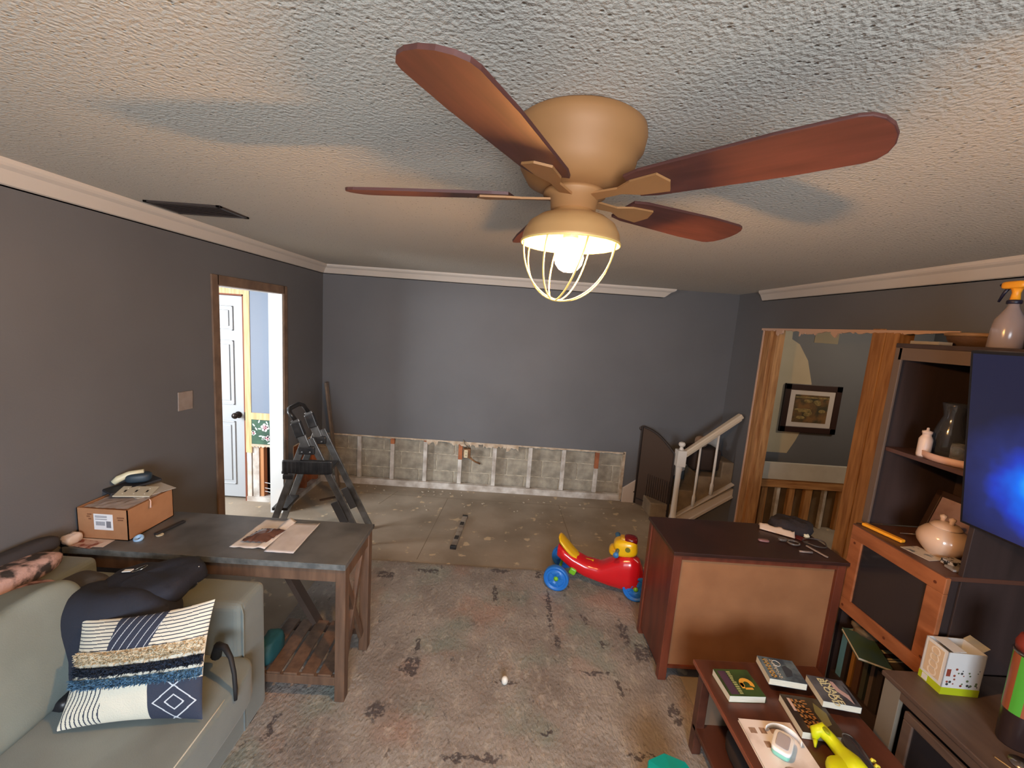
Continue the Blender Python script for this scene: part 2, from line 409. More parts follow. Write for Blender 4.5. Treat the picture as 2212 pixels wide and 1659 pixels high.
# right wall with the opened stud bay
oy0, oy1, oz = 2.20, 4.02, 2.035
mb = MB()
mb.box(XR, XR+.11, YR, oy0, 0, ZC).box(XR, XR+.11, oy0, oy1, oz, ZC).box(XR, XR+.11, oy1, YB, 0, ZC)
WR = mb.build('wall_right', PAINT, kind=ST)
PINEV = PINE
MB().box(XR+.005, XR+.105, 3.90, 4.005, 0, oz+.02).build('stud', PINEV, WR, bevel=.003)
MB().box(XR+.03, XR+.105, 3.845, 3.90, 0, oz).build('stud', PINEV, WR, bevel=.003)
MB().box(XR-.002, XR+.10, 2.70, 2.80, 0, oz+.02).build('stud', PINEV, WR, bevel=.003)
MB().box(XR+.002, XR+.10, 2.605, 2.698, 0, oz+.02).build('stud', PINEV, WR, bevel=.003)
MB().box(XR+.0, XR+.10, 4.0, 4.022, 0, oz+.005).build('cut_edge', M('pinkish_drywall_edge', (206, 170, 148), .9), WR)
s = MB(); x = 2.25
while x < 4.0:
    w = rr.uniform(.04, .12); d = rr.uniform(.004, .02) if not (3.05 < x < 3.75) else rr.uniform(.01, .06)
    poly = [(x, oz+.012)]+[(x+w*i/4, oz-d*rr.uniform(.2, 1)) for i in range(5)]+[(x+w, oz+.012)]
    s.prism(poly, .012, mat=Matrix(((0, 0, 1, XR-.006), (1, 0, 0, 0), (0, 1, 0, 0), (0, 0, 0, 1))))
    x += w
s.build('torn_paper_edge', M('pinkish_drywall_edge', (206, 170, 148), .9), WR)
# knee wall of the stair hall seen through the stud bay
KW = MB().box(2.54, 4.6, 4.19, 4.21, 0, .55).build('wall_knee', M('hall_board', (120, 98, 72), .8, rgb2=(98, 80, 60), vs_=5), kind=ST)
MB().box(2.54, 4.6, 4.12, 4.15, .52, .70).build('ledge_board', M('ledge_paint', (194, 188, 176), .6, rgb2=(178, 170, 158), vs_=4), KW, bevel=.004)
MB().box(2.54, 4.6, 4.13, 4.185, .43, .52).build('top_plate', PINEH, KW, bevel=.003)
for x, m_, w in ((2.60, PINE, .05), (2.74, PINE, .06), (2.90, DIRTYW, .035), (3.03, PINE, .06), (3.20, PINE, .075), (3.40, DIRTYW, .03), (3.56, PINE, .08), (3.80, PINE, .06), (4.02, PINE, .06)):
    MB().box(x, x+w, 4.14, 4.185, 0, .43).build('stud', m_, KW, bevel=.002, bseg=1)
MB().box(4.6, 4.7, 2.2, 4.6, 0, ZC).box(2.53, 4.7, 2.1, 2.2, 0, ZC).build('wall_stair_hall', PAINT, kind=ST)

# rear wall with window behind the camera, side room walls
mb = MB().box(XL-.12, -.7, YR-.1, YR, 0, ZC).box(1.1, XR+.11, YR-.1, YR, 0, ZC).box(-.7, 1.1, YR-.1, YR, 0, .85).box(-.7, 1.1, YR-.1, YR, 2.05, ZC)
mb.build('wall_rear', PAINT, kind=ST)
wf = MB().box(-.7, 1.1, YR-.08, YR-.03, .85, .91).box(-.7, 1.1, YR-.08, YR-.03, 1.99, 2.05).box(-.7, -.64, YR-.08, YR-.03, .91, 1.99).box(1.04, 1.1, YR-.08, YR-.03, .91, 1.99).box(.18, .22, YR-.08, YR-.03, .91, 1.99)
wf.build('window_1', WHITE, kind=ST)
SW = M('side_room_wall', (222, 224, 222), .7)
mb = MB().box(-4.5, -4.4, 1.0, 4.1, 0, .8).box(-4.5, -4.4, 1.0, 1.5, .8, 2.1).box(-4.5, -4.4, 2.7, 4.1, .8, 2.1).box(-4.5, -4.4, 1.0, 4.1, 2.1, ZC).box(-4.4, XL-.12, .9, 1.0, 0, ZC)
mb.build('wall_side_room', SW, kind=ST)
wf = MB().box(-4.48, -4.42, 1.5, 2.7, .8, .86).box(-4.48, -4.42, 1.5, 2.7, 2.04, 2.1).box(-4.48, -4.42, 1.5, 1.56, .8, 2.1).box(-4.48, -4.42, 2.64, 2.7, .8, 2.1).box(-4.48, -4.42, 2.08, 2.12, .8, 2.1)
wf.build('window_2', WHITE, kind=ST)
# far wall of the side room, opened below
yh = 3.93
HB = M('blue_grey_paint', (116, 128, 146), .6)
mb = MB().box(-2.43, XL-.12, yh, yh+.02, .90, ZC).box(-4.4, -2.43, yh, yh+.02, 2.08, ZC).box(-4.4, -3.36, yh, yh+.02, 0, 2.08)
WH = mb.build('wall_hall', HB, kind=ST)
MB().box(-4.4, XL-.1, yh+.12, yh+.2, 0, ZC).build('cavity_backing', VOID, WH)
MB().box(-2.485, -2.43, yh-.004, yh+.1, .50, 2.06).build('jamb', PALEPINE, WH)
MB().box(-3.36, -2.43, yh-.003, yh+.1, 2.012, 2.07).build('header', PALEPINE, WH)
MB().box(-3.36, -2.485, yh-.006, yh+.02, 2.075, 2.10).build('white_strip', WHITE, WH)
MB().box(-2.50, -2.485, yh+.0, yh+.1, 0, 2.01).box(-3.34, -2.485, yh, yh+.1, 1.998, 2.012).build('jamb_edge', M('rust_brown_wood', (122, 62, 36), .7), WH)
MB().box(-2.485, -2.44, yh+.004, yh+.1, 0, .50).build('painted_jamb_base', M('jamb_white', (224, 224, 222), .5, rgb2=(204, 190, 176), vs_=10), WH)
MB().box(-2.43, -2.37, yh+.01, yh+.08, .02, .57).build('stud', DIRTYW, WH)
MB().box(-2.37, -2.33, yh+.02, yh+.08, .05, .58).build('stud', M('tan_stud', (188, 132, 88), .6), WH)
MB().box(-2.485, -2.14, yh-.004, yh+.09, 0, .05).build('sole_plate', DIRTYW, WH)
MB().box(-2.43, -2.14, yh-.006, yh+.02, .835, .90).build('backing_board', PALEPINE, WH)
wp = MB().box(-2.43, -2.14, yh-.002, yh+.02, .575, .835).build('wallpaper', M('dark_green_wallpaper', (34, 62, 50), .6, rgb2=(58, 96, 74), vs_=9), WH)
PK = M('pink_petals', (214, 150, 160), .6); WL2 = M('pale_leaves', (200, 214, 206), .6); WP3 = M('cream_petals', (232, 214, 214), .6)
fl = MB(); fr = random.Random(5)
def petal(cx, cz, a, l, w, mi, dy=0):
    pts = []
    for i in range(10):
        t = 2*math.pi*i/10; u = l/2+l/2*math.cos(t); v = w/2*math.sin(t)
        pts.append((cx+u*math.cos(a)-v*math.sin(a), cz+u*math.sin(a)+v*math.cos(a)))
    fl.prism(pts, .0008, mi, Matrix(((1, 0, 0, 0), (0, 0, -1, yh-.002-dy), (0, 1, 0, 0), (0, 0, 0, 1))))
for cx, cz, rr_, mi in ((-2.30, .76, .042, 1), (-2.205, .70, .045, 0), (-2.28, .655, .030, 1), (-2.41, .70, .026, 2), (-2.16, .78, .03, 1)):
    for k in range(6): petal(cx, cz, k*math.pi/3+fr.random(), rr_, rr_*.75, mi, .0008)
    for k in range(4): petal(cx, cz, k*math.pi/2+fr.random(), rr_*.5, rr_*.4, 0 if mi else 2, .0016)
for k in range(16):
    petal(fr.uniform(-2.40, -2.19), fr.uniform(.60, .81), fr.uniform(0, 6.28), .035, .014, 2)
fl.build('floral_print', [PK, WP3, WL2], wp)
s = MB(); x = -2.43
while x < -2.16:
    w = rr.uniform(.02, .05); s.prism([(x, .59), (x, .57), (x+w*.5, .57-rr.uniform(.004, .018)), (x+w, .57), (x+w, .59)], .006, mat=Matrix(((1, 0, 0, 0), (0, 0, -1, yh), (0, 1, 0, 0), (0, 0, 0, 1)))); x += w
s.build('torn_paper_edge', DRYWALL, WH)
for z in (.10, .135, .19):
    MB().tube([(-2.33, yh+.03, z), (-2.24, yh+.0, z+.003), (-2.14, yh+.02, z)], .003, 6).build('cable', WHITE, WH, smooth=True)
# six panel door
DOORW = M('door_paint', (164, 170, 176), .4)
DR = MB().box(-3.34, -2.503, yh+.02, yh+.055, .03, 1.995).build('door_1', DOORW, kind=ST, bevel=.002)
for cx in (-2.735, -3.11):
    for z0, z1 in ((.16, .80), (.96, 1.58), (1.67, 1.90)):
        w = .14; 
        q = MB()
        for a, b, c, d in ((cx-w, cx+w, z0, z0+.014), (cx-w, cx+w, z1-.014, z1), (cx-w, cx-w+.014, z0, z1), (cx+w-.014, cx+w, z0, z1)):
            q.box(a, b, yh+.010, yh+.021, c, d)
        q.box(cx-w+.04, cx+w-.04, yh+.012, yh+.021, z0+.04, z1-.04)
        q.build('door_panel', DOORW, DR, bevel=.004)
kb = M('dark_bronze_knob', (54, 48, 46), .3, metal=.8)
MB().lathe([(.0, 0), (.033, 0), (.033, .008), (.014, .012), (.013, .035), (.026, .045), (.030, .058), (.024, .070), (.0, .074)], (-2.565, yh+.02, .865), 24, (R(90), 0, 0)).build('door_knob', kb, DR, smooth=True)
MB().box(-2.495, -2.487, yh-.006, yh+.002, .82, .90).build('strike_plate', kb, DR)

# crown moulding
prof = [(0, 0), (.0, .006), (.012, .010), (.020, .022), (.045, .060), (.062, .072), (.070, .082), (.072, .092), (.072, .10), (0, .10)]  # (out from wall, up)
def crown(name, axis, wall, sgn, a, b, ma=0, mb_=0):
    q = MB(); n = len(prof); vs_ = []
    for t, mit in ((a, ma), (b, mb_)):
        for (o, u) in prof:
            tt = t + mit*o
            z = ZC-.095+u*.96
            vs_.append((wall+sgn*o, tt, z) if axis == 'y' else (tt, wall+sgn*o, z))
    fs = [(i, (i+1) % n, n+(i+1) % n, n+i) for i in range(n)] + [tuple(range(n))[::-1], tuple(range(n, 2*n))]
    q.add(vs_, fs); return q.build(name, TRIM, kind=ST)
crown('trim_3', 'y', XL, 1, YR, YB, 0, -1)
crown('trim_4', 'x', YB, -1, XL, 1.60, 1, 1.6)
crown('trim_5', 'y', XR, -1, YR, 4.10, 0, -.4)

# ================================================================== CEILING FAN
fx, fy = .137, 1.10
fan = thing('ceiling_fan', 'bronze hugger ceiling fan with five reddish wooden blades', 'ceiling fan', (fx, fy, ZC))
BRZ = M('glow_tinted_bronze', (168, 118, 72), .6, metal=.1, rgb2=(156, 108, 64), vs_=3)  # tan warmed so the colour carries the bulb's glow
MB().lathe([(.0, 2.400), (.150, 2.400), (.160, 2.392), (.163, 2.375), (.158, 2.345), (.146, 2.330), (.140, 2.300), (.120, 2.268), (.085, 2.252), (.0, 2.250)], (fx, fy, 0), 48).build('motor_housing', BRZ, fan, smooth=True)
MB().lathe([(.0, 2.252), (.075, 2.252), (.078, 2.240), (.060, 2.232), (.056, 2.205), (.0, 2.205)], (fx, fy, 0), 32).build('hub', BRZ, fan, smooth=True)
BLD = M('cherry_blade', (92, 50, 42), .6, rgb2=(76, 40, 34), vs_=5, stretch=(1, 8, 8))
def blade_poly():
    pts = [(.16, -.045), (.20, -.055), (.45, -.068), (.56, -.066)]
    pts += [(.56+.045*math.sin(t), -.066+.132*(1-math.cos(t))/2) for t in [math.pi*i/8 for i in range(1, 8)]]
    pts += [(.56, .066), (.45, .068), (.20, .055), (.16, .045)]
    return pts
bl = None
for k, a in enumerate((-45, 27, 99, 171, 243)):
    q = MB().prism(blade_poly(), .007)
    o = q.build('blade', BLD, None, bevel=.002, local=True) if bl is None else bpy.data.objects.new('blade', bl)
    if bl is None: bl = o.data
    else:
        COL.objects.link(o)
    o.parent = fan; o.location = (0, 0, 2.236-ZC); o.rotation_euler = (R(-11), 0, R(a))
    br = MB().prism([(.055, -.016), (.13, -.012), (.17, -.03), (.235, -.036), (.25, 0), (.235, .036), (.17, .03), (.13, .012), (.055, .016)], .005).build('blade_bracket', BRZ, None, local=True)
    br.parent = o; br.location = (0, 0, -.0055)
lamp = thing('caged_light', 'warm glowing globe bulb in a dome shade with wire cage under the fan', 'light', (fx, fy, 2.205))
SHD = M('tan_dome_metal', (196, 146, 92), .45, metal=.2)
MB().lathe([(.0, 2.206), (.050, 2.206), (.052, 2.196), (.085, 2.188), (.108, 2.172), (.120, 2.150), (.124, 2.132), (.127, 2.126), (.122, 2.124), (.117, 2.146), (.104, 2.168), (.082, 2.183), (.045, 2.190), (.0, 2.190)], (fx, fy, 0), 48).build('dome_shade', SHD, lamp, smooth=True)
MB().lathe([(.0, 2.195), (.020, 2.195), (.020, 2.140), (.015, 2.132), (.0, 2.132)], (fx, fy, 0), 20).build('socket', M('dark_socket', (60, 50, 40), .5), lamp, smooth=True)
WIRE = M('brass_cage_wire', (236, 202, 124), .4, metal=.2)
MB().tube([(fx+.1235*math.cos(t), fy+.1235*math.sin(t), 2.125) for t in [2*math.pi*i/48 for i in range(48)]], .0035, 8, closed=True).build('cage_ring', WIRE, lamp, smooth=True)
for k in range(4):
    # each hoop leaves the rim, passes below the bulb off-centre and comes back up
    a = R(k*45+12); off = .030
    dx, dy = math.cos(a), math.sin(a); nx, ny = -dy, dx
    pts = []
    for i in range(29):
        t = math.pi*i/28
        rr_ = .121*math.cos(t); dz = -.142*math.sin(t)
        o_ = off*math.sin(t)
        pts.append((fx+dx*rr_+nx*o_, fy+dy*rr_+ny*o_, 2.126+dz-.0015*k))
    MB().tube(pts, .0022, 6).build('cage_hoop', WIRE, lamp, smooth=True)
bm_ = bpy.data.materials.new('glowing_bulb'); bm_.use_nodes = True
b_ = bm_.node_tree.nodes['Principled BSDF']; b_.inputs['Base Color'].default_value = (1, .8, .45, 1)
b_.inputs['Emission Color'].default_value = (1.0, .50, .15, 1); b_.inputs['Emission Strength'].default_value = BULB_STRENGTH
MB().lathe([(.0, 2.144), (.013, 2.142), (.014, 2.132), (.024, 2.120), (.034, 2.106), (.0375, 2.091), (.034, 2.075), (.024, 2.062), (.012, 2.056), (.0, 2.0545)], (fx, fy, 0), 20).build('bulb', bm_, lamp, smooth=True)

# ceiling vent
vt = thing('ceiling_vent', 'dark rectangular air vent grille in ceiling by left crown', 'vent', (-1.69, 2.315, ZC))
VM = M('dark_vent_metal', (66, 58, 56), .5, metal=.3)
x0, x1, y0, y1 = -1.885, -1.50, 2.20, 2.44
MB().box(x0, x1, y0, y0+.022, ZC-.010, ZC).box(x0, x1, y1-.022, y1, ZC-.010, ZC).box(x0, x0+.022, y0, y1, ZC-.010, ZC).box(x1-.022, x1, y0, y1, ZC-.010, ZC).build('frame', VM, vt, bevel=.002)
MB().box(x0+.02, x1-.02, y0+.02, y1-.02, ZC-.0015, ZC-.0005).build('backing', VOID, vt)
for k in range(8):
    y = y0+.038+k*.0235
    MB().obox(((x0+x1)/2, y, ZC-.006), (x1-x0-.046, .014, .002), (R(35), 0, 0)).build('slat', VM, vt)
# switch plate on left wall
MB().obox((XL+.004, 2.587, 1.293), (.007, .118, .118), (R(-2), 0, 0)).build('wall_plate', M('taupe_plate', (150, 138, 130), .5, rgb2=(138, 124, 116), vs_=20), bevel=.003, label='blank taupe switch cover plate on the grey left wall', cat='wall plate')

# ================================================================== RUG
sp = [(.02, 2.72, .02, .10), (-.80, 2.86, .07, .04), (-.42, 2.05, .05, .07), (-.42, 2.2, .02, .06), (-.52, 1.77, .05, .06), (.40, 2.60, .018, .22), (.42, 2.30, .03, .06), (.86, 2.42, .03, .12),
      (.93, 2.25, .06, .08), (.62, 2.08, .12, .012), (.72, 1.98, .015, .06), (-.05, 1.58, .16, .016), (.75, 1.63, .11, .014), (-.97, 1.66, .018, .08), (-.5, 2.95, .10, .03), (.30, 1.72, .03, .012), (.10, 1.99, .07, .015), (.97, 1.85, .03, .06), (.35, 2.98, .03, .05), (.05, 3.0, .09, .02), (.62, 2.52, .02, .06), (.70, 2.30, .02, .04), (-.85, 2.35, .10, .03)]
rug = MB()
def rf(u, v):
    x = -1.27+2.37*u; y = -.9+3.96*v
    z = .011+.0015*mn.noise((x*9, y*9, 0))
    if u in (0, 1) or v in (0, 1): z = .001; 
    if v == 1: y += .01*mn.noise((x*5, 1, 3))
    return (x, y, z)
rug.grid(rf, 90, 150)
rug.build('area_rug', rug_mat([(a, b, c, d) for a, b, c, d in [(x+.085, y-1.08, q, w) for x, y, q, w in sp]]), smooth=True, label='distressed beige area rug with dark, pink and teal dye marks', cat='rug')

# ================================================================== STAIRS
stw = thing('staircase', 'short staircase rising right with white skirt beside the back wall', 'stairs', (1.9, 4.3, 0))
CPT = M('stair_carpet', (142, 126, 104), .95, rgb2=(122, 106, 88), vs_=9, bump=.3)
for k in range(4):
    x = 1.60+k*.235
    MB().box(x, min(x+.26, XR), 4.16, YB-.02, 0, .155+k*.165).build('step', CPT, stw, bevel=.012)
SK = M('skirt_paint', (200, 190, 180), .5)
RX = Matrix(((1, 0, 0, 0), (0, 0, -1, 4.165), (0, 1, 0, 0), (0, 0, 0, 1)))
MB().prism([(1.80, 0), (2.02, 0), (XR, .30), (XR, .385), (1.81, .0)], .05, mat=RX).build('skirt_board', SK, stw)
MB().beam((1.845, 4.165, .03), (XR, 4.165, .435), .12, .015).build('skirt_cap', SK, stw, bevel=.003)
MB().beam((1.98, 4.105, .0), (XR-.005, 4.105, .31), .02, .025).build('skirt_bead', SK, stw)
MB().prism([(2.06, 0), (XR, 0), (XR, .27)], .04, mat=Matrix(((1, 0, 0, 0), (0, 0, -1, 4.17), (0, 1, 0, 0), (0, 0, 0, 1)))).build('side_panel', PAINT, stw)
rl = thing('stair_railing', 'white stair railing with turned newel post and two balusters', 'railing', (1.84, 4.13, 0))
NW = M('newel_white', (222, 216, 208), .4)
nx_, ny_ = 1.835, 4.12
MB().box(nx_-.045, nx_+.045, ny_-.045, ny_+.045, .595, .765).lathe([(.0, .0), (.040, .0), (.036, .03), (.030, .07), (.026, .30), (.028, .50), (.034, .597), (.0, .597)], (nx_, ny_, 0), 24).lathe([(.0, .765), (.022, .765), (.020, .78), (.014, .795), (.030, .812), (.034, .828), (.026, .845), (.0, .852)], (nx_, ny_, 0), 24).build('newel_post', NW, rl, bevel=.004)
MB().beam((nx_-.02, ny_+.0, -.0), (nx_+.02, ny_, 0.0), .10, .03).build('newel_foot', NW, rl)
MB().beam((1.88, 4.12, .735), (2.40, 4.12, 1.165), .065, .05).beam((1.88, 4.12, .70), (2.40, 4.12, 1.13), .04, .03).build('handrail', M('handrail_cream', (212, 194, 170), .4), rl, bevel=.010)
for x, zb in ((2.03, .17), (2.20, .31)):
    zt_ = .72+(x-1.88)*.827
    MB().lathe([(.0, zb), (.018, zb), (.018, zb+.10), (.011, zb+.13), (.013, zb+.3), (.010, zt_), (.0, zt_)], (x, 4.12, 0), 12).build('baluster', NW, rl, smooth=True)
gt = thing('baby_gate', 'dark mesh pressure gate with rounded top blocking the stairs', 'gate', (1.62, 4.34, 0))
GM = M('dark_gate_mesh', (74, 56, 44), .8, alpha=.86); GF = M('dark_gate_frame', (44, 34, 30), .6)
gp = []
for i in range(17):
    t = i/16; gp.append((1.535+.255*t, 4.47-.315*t, .905-.20*t+.05*math.sin(math.pi*t)))
q = MB(); vs_ = []
for (x, y, z) in gp: vs_ += [(x, y, .02), (x, y, z)]
q.add(vs_, [(2*i, 2*i+2, 2*i+3, 2*i+1) for i in range(16)])
q.build('mesh_panel', GM, gt, solid=.004)
MB().tube([(gp[0][0], gp[0][1], .02)]+gp+[(gp[-1][0], gp[-1][1], .02)], .013, 8).build('frame_tube', GF, gt, smooth=True)
for i in range(1, 12):
    p = gp[4+i]
    MB().tube([(p[0], p[1]-.008, .08), (p[0], p[1]-.008, .40)], .0035, 6).build('bar', GF, gt)
MB().tube([(gp[0][0], gp[0][1]-.004, .08), (gp[-1][0], gp[-1][1]-.004, .08)], .008, 6).build('lower_rail', GF, gt)
for z in (.13, .87):
    MB().lathe([(.0, 0), (.022, 0), (.022, .012), (.0, .02)], (gp[0][0], YB-.002, z), 12, (R(90), 0, 0)).build('pressure_pad', GF, gt)
# things kept on the steps
MB().super((2.17, 4.35, .64), (.30, .26, .24), .25, .25, 24, 16).build('storage_box', M('dark_brown_box', (58, 44, 38), .8), smooth=True, label='dark brown box standing on the stairs behind the balusters', cat='box')
MB().super((2.13, 4.33, .815), (.13, .12, .12), .8, .9, 20, 12).build('bundle', M('pale_bundle_cloth', (158, 132, 112), .8), smooth=True, label='pale rounded bundle on top of the dark box on the stairs', cat='bundle')

# ================================================================== DESK
DT = M('zinc_grey_top', (98, 101, 104), .38, rgb2=(72, 74, 76), vs_=6, vd=6)
DTE = M('galvanised_edge', (128, 132, 132), .4, metal=.3, rgb2=(96, 100, 102), vs_=25, vd=5)
DW = M('brown_desk_wood', (110, 84, 66), .55, rgb2=(88, 66, 52), vs_=6, stretch=(5, 5, .7), bump=.1, bs=20)
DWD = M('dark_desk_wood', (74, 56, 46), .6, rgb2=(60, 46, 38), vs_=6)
dk = thing('work_desk', 'long grey-topped wooden desk against the left wall', 'desk', (-1.35, 2.0, 0))
dx0, dx1, dya, dyb = -1.995, -.690, 1.800, 2.205
MB().box(dx0, dx1, dya+.004, dyb, .722, .750).build('desktop', DT, dk, bevel=.003)
MB().box(dx0, dx1, dya, dya+.004, .722, .750).build('top_edge', DTE, dk)
MB().box(dx0+.02, dx1-.01, dya+.012, dya+.032, .655, .722).build('front_apron', DW, dk)
MB().box(dx0+.02, dx1-.01, dyb-.032, dyb-.012, .655, .722).build('rear_apron', DWD, dk)
MB().box(dx1-.028, dx1-.008, dya+.03, dyb-.03, .655, .722).build('side_apron', DW, dk)
for x, y in ((dx1-.050, dya+.010), (dx1-.050, dyb-.065), (dx0+.01, dya+.010), (dx0+.01, dyb-.065)):
    MB().box(x, x+.048, y, y+.052, .012 if x > -1.2 else .0, .722).build('leg', DW, dk, bevel=.003)
MB().beam((dx1-.03, dya+.065, .13), (dx1-.03, dyb-.09, .66), .022, .035).build('side_brace', DW, dk)
MB().beam((dx1-.03, dyb-.09, .13), (dx1-.03, dya+.065, .66), .018, .035).build('side_brace', DW, dk)
MB().beam((-1.285, dyb-.03, .68), (-.965, dyb-.03, .10), .030, .058, (0, 1, 0)).build('diagonal_brace', DWD, dk)
MB().box(-1.16, dx1-.05, dya+.012, dya+.035, .10, .145).build('shelf_rail', DW, dk, bevel=.002)
MB().box(-1.16, dx1-.05, dyb-.05, dyb-.025, .10, .145).build('shelf_rail', DWD, dk, bevel=.002)
for k in range(5):
    MB().box(-1.155+k*.083, -1.155+k*.083+.066, dya+.012, dyb-.026, .146, .158).build('slat', DW, dk, bevel=.002, bseg=1)
MB().super((-1.105, 1.90, .215), (.09, .16, .11), .6, .7, 20, 14, disp=.02, dscale=14).build('cloth_bundle', M('teal_cloth', (16, 74, 84), .7), smooth=True, label='dark teal cloth bundle on the slatted shelf under the desk', cat='bundle')

CB = M('kraft_cardboard', (172, 124, 88), .75, rgb2=(158, 112, 78), vs_=12)
bx = thing('shipping_box', 'open kraft cardboard box with white shipping label on the desk', 'box', (-1.88, 2.0, .75))
a0, a1, b0, b1, c0, c1 = -2.005, -1.765, 1.885, 2.155, .7505, .905
MB().box(a0, a1, b0, b0+.004, c0, c1).box(a0, a1, b1-.004, b1, c0, c1).box(a0, a0+.004, b0, b1, c0, c1).box(a1-.004, a1, b0, b1, c0, c1).box(a0, a1, b0, b1, c0, c0+.004).build('carton', CB, bx)
MB().box(a0+.003, a1-.003, b0+.003, b1-.003, c1-.006, c1-.002).build('flap', CB, bx)
lb = MB().box(-1.925, -1.835, b0-.001, b0, .80, .88).build('label_sticker', M('label_white', (226, 226, 230), .5), bx)
q = MB()
for k in range(14):
    q.box(-1.915+k*.0031, -1.915+k*.0031+.0016, b0-.0016, b0-.001, .822, .842)
for z in (.868, .862, .852): q.box(-1.918, -1.862, b0-.0016, b0-.001, z, z+.003)
q.box(-1.866, -1.844, b0-.0016, b0-.001, .812, .845)
q.build('label_print', M('label_ink', (120, 120, 128), .6), lb)
q = MB()
for x, z, w in ((-1.955, .873, .02), (-1.958, .862, .015), (-1.95, .85, .012), (-1.815, .862, .034), (-1.812, .851, .026)): q.box(x, x+w, b0-.0007, b0, z, z+.006)
q.build('carton_print', M('carton_ink', (120, 76, 50), .7), bx, kind='stuff')
# crumpled clear bag, switch plate and tool on the box
PL = M('clear_plastic_film', (214, 208, 208), .18, trans=.35, spec=.8, alpha=.75)
q = MB(); nz = lambda x, y, k=0: mn.noise((x*22+k, y*22, k))
q.grid(lambda u, v: (-1.97+.21*u+.01*nz(v, u), 1.885+.275*v, .909+.006*abs(nz(u*.3, v*.3, 2))+.004*u), 24, 24)
q.build('plastic_bag', PL, smooth=True, label='clear crinkled plastic bag lying across the cardboard box', cat='plastic bag')
pt = thing('switch_plate', 'cream triple switch plate lying on the cardboard box', 'switch plate', (-1.86, 2.045, .926), rot=(R(4), R(5), R(20)))
IV = M('ivory_plastic', (196, 192, 176), .4)
MB().box(-.075, .075, -.056, .056, 0, .005).build('plate', IV, pt, bevel=.002, local=True)
q = MB()
for x in (-.045, 0, .045): q.box(x-.004, x+.004, -.011, .011, .005, .0058)
q.build('toggle_slot', VOID, pt, local=True)
q = MB()
for x in (-.045, 0, .045):
    for y in (-.03, .03): q.lathe([(.0, .005), (.003, .005), (.003, .0062), (.0, .0062)], (x, y, 0), 8)
q.build('screw_hole', M('screw_pale', (224, 222, 214), .3), pt, local=True)
MB().obox((-1.835, 2.095, .916), (.14, .17, .0015), (0, R(0), R(-24))).build('paper_sheet', M('grey_card', (190, 186, 180), .6), label='grey card sheet under the switch plate on the box', cat='paper')
MB().obox((-1.935, 2.11, .934), (.09, .22, .012), (R(3), R(2), R(-25))).build('slab', M('black_slab', (36, 38, 44), .6), bevel=.004, label='thin black folder lying behind the switch plate on the box', cat='slab')  # flat near-black slab on the carton
tl = thing('hand_tool', 'dark blue tool with cream handle on the cardboard box', 'tool', (-1.93, 2.12, .945))
MB().super((-1.92, 2.13, .97), (.11, .07, .05), .6, .7, 20, 12, rot=(0, 0, R(30))).build('tool_body', M('navy_plastic', (38, 54, 68), .5), tl, smooth=True)
MB().tube([(-2.0, 2.07, .955), (-1.985, 2.085, .972), (-1.95, 2.11, .992), (-1.90, 2.14, 1.0)], [.014, .018, .016, .012], 12).build('tool_handle', M('cream_plastic', (208, 204, 176), .4), tl, smooth=True)
MB().tube([(-1.757, 2.0, .915), (-1.750, 2.0, .905), (-1.748, 1.995, .872)], [.002, .002, .004], 6).build('wire_end', M('pink_wire', (224, 190, 176), .5), label='pale wire end hanging over the cardboard box side', cat='wire', smooth=True)
# papers below the box, at the desk corner
PA = M('printed_paper', (200, 182, 172), .6, rgb2=(222, 208, 200), vs_=14)
MB().obox((-1.905, 1.86, .7512), (.15, .09, .0008), (0, 0, R(4))).build('leaflet', PA, label='pale printed leaflet sticking out under the cardboard box', cat='paper')
MB().obox((-1.93, 1.838, .7526), (.13, .06, .0008), (0, 0, R(-8))).build('leaflet', M('brown_print_paper', (188, 158, 146), .6, rgb2=(130, 70, 56), vs_=30, vmin=.5, vmax=.6), label='reddish printed leaflet at the desk corner edge', cat='paper')
MB().super((-1.985, 1.835, .775), (.05, .07, .045), .7, .7, 18, 12, disp=.01, dscale=40).build('crumpled_wrapper', PA, smooth=True, label='crumpled pale wrapper at the near left desk corner', cat='wrapper')
BL = M('pale_blue_plastic', (150, 188, 226), .35)
MB().lathe([(.006, .001), (.020, .0), (.022, .006), (.019, .014), (.012, .014), (.010, .006), (.006, .006), (.006, .001)], (-1.733, 1.905, .7515), 24, (R(25), 0, 0)).build('blue_cap', BL, smooth=True, label='light blue round plastic cap beside the cardboard box', cat='cap')
MB().lathe([(.0, 0), (.016, 0), (.016, .003), (.0, .003)], (-1.675, 1.955, .7505), 20).build('disc', M('cream_disc', (206, 196, 170), .5), label='small cream disc on the grey desktop', cat='disc')
MB().obox((-1.675, 2.02, .757), (.022, .15, .012), (0, 0, R(-12))).build('shadow_bar', M('shadow_black', (36, 36, 38), .5), bevel=.004, label='slim black remote lying on the grey desktop', cat='shadow')  # solid dark bar modelled in place of a stick's shadow
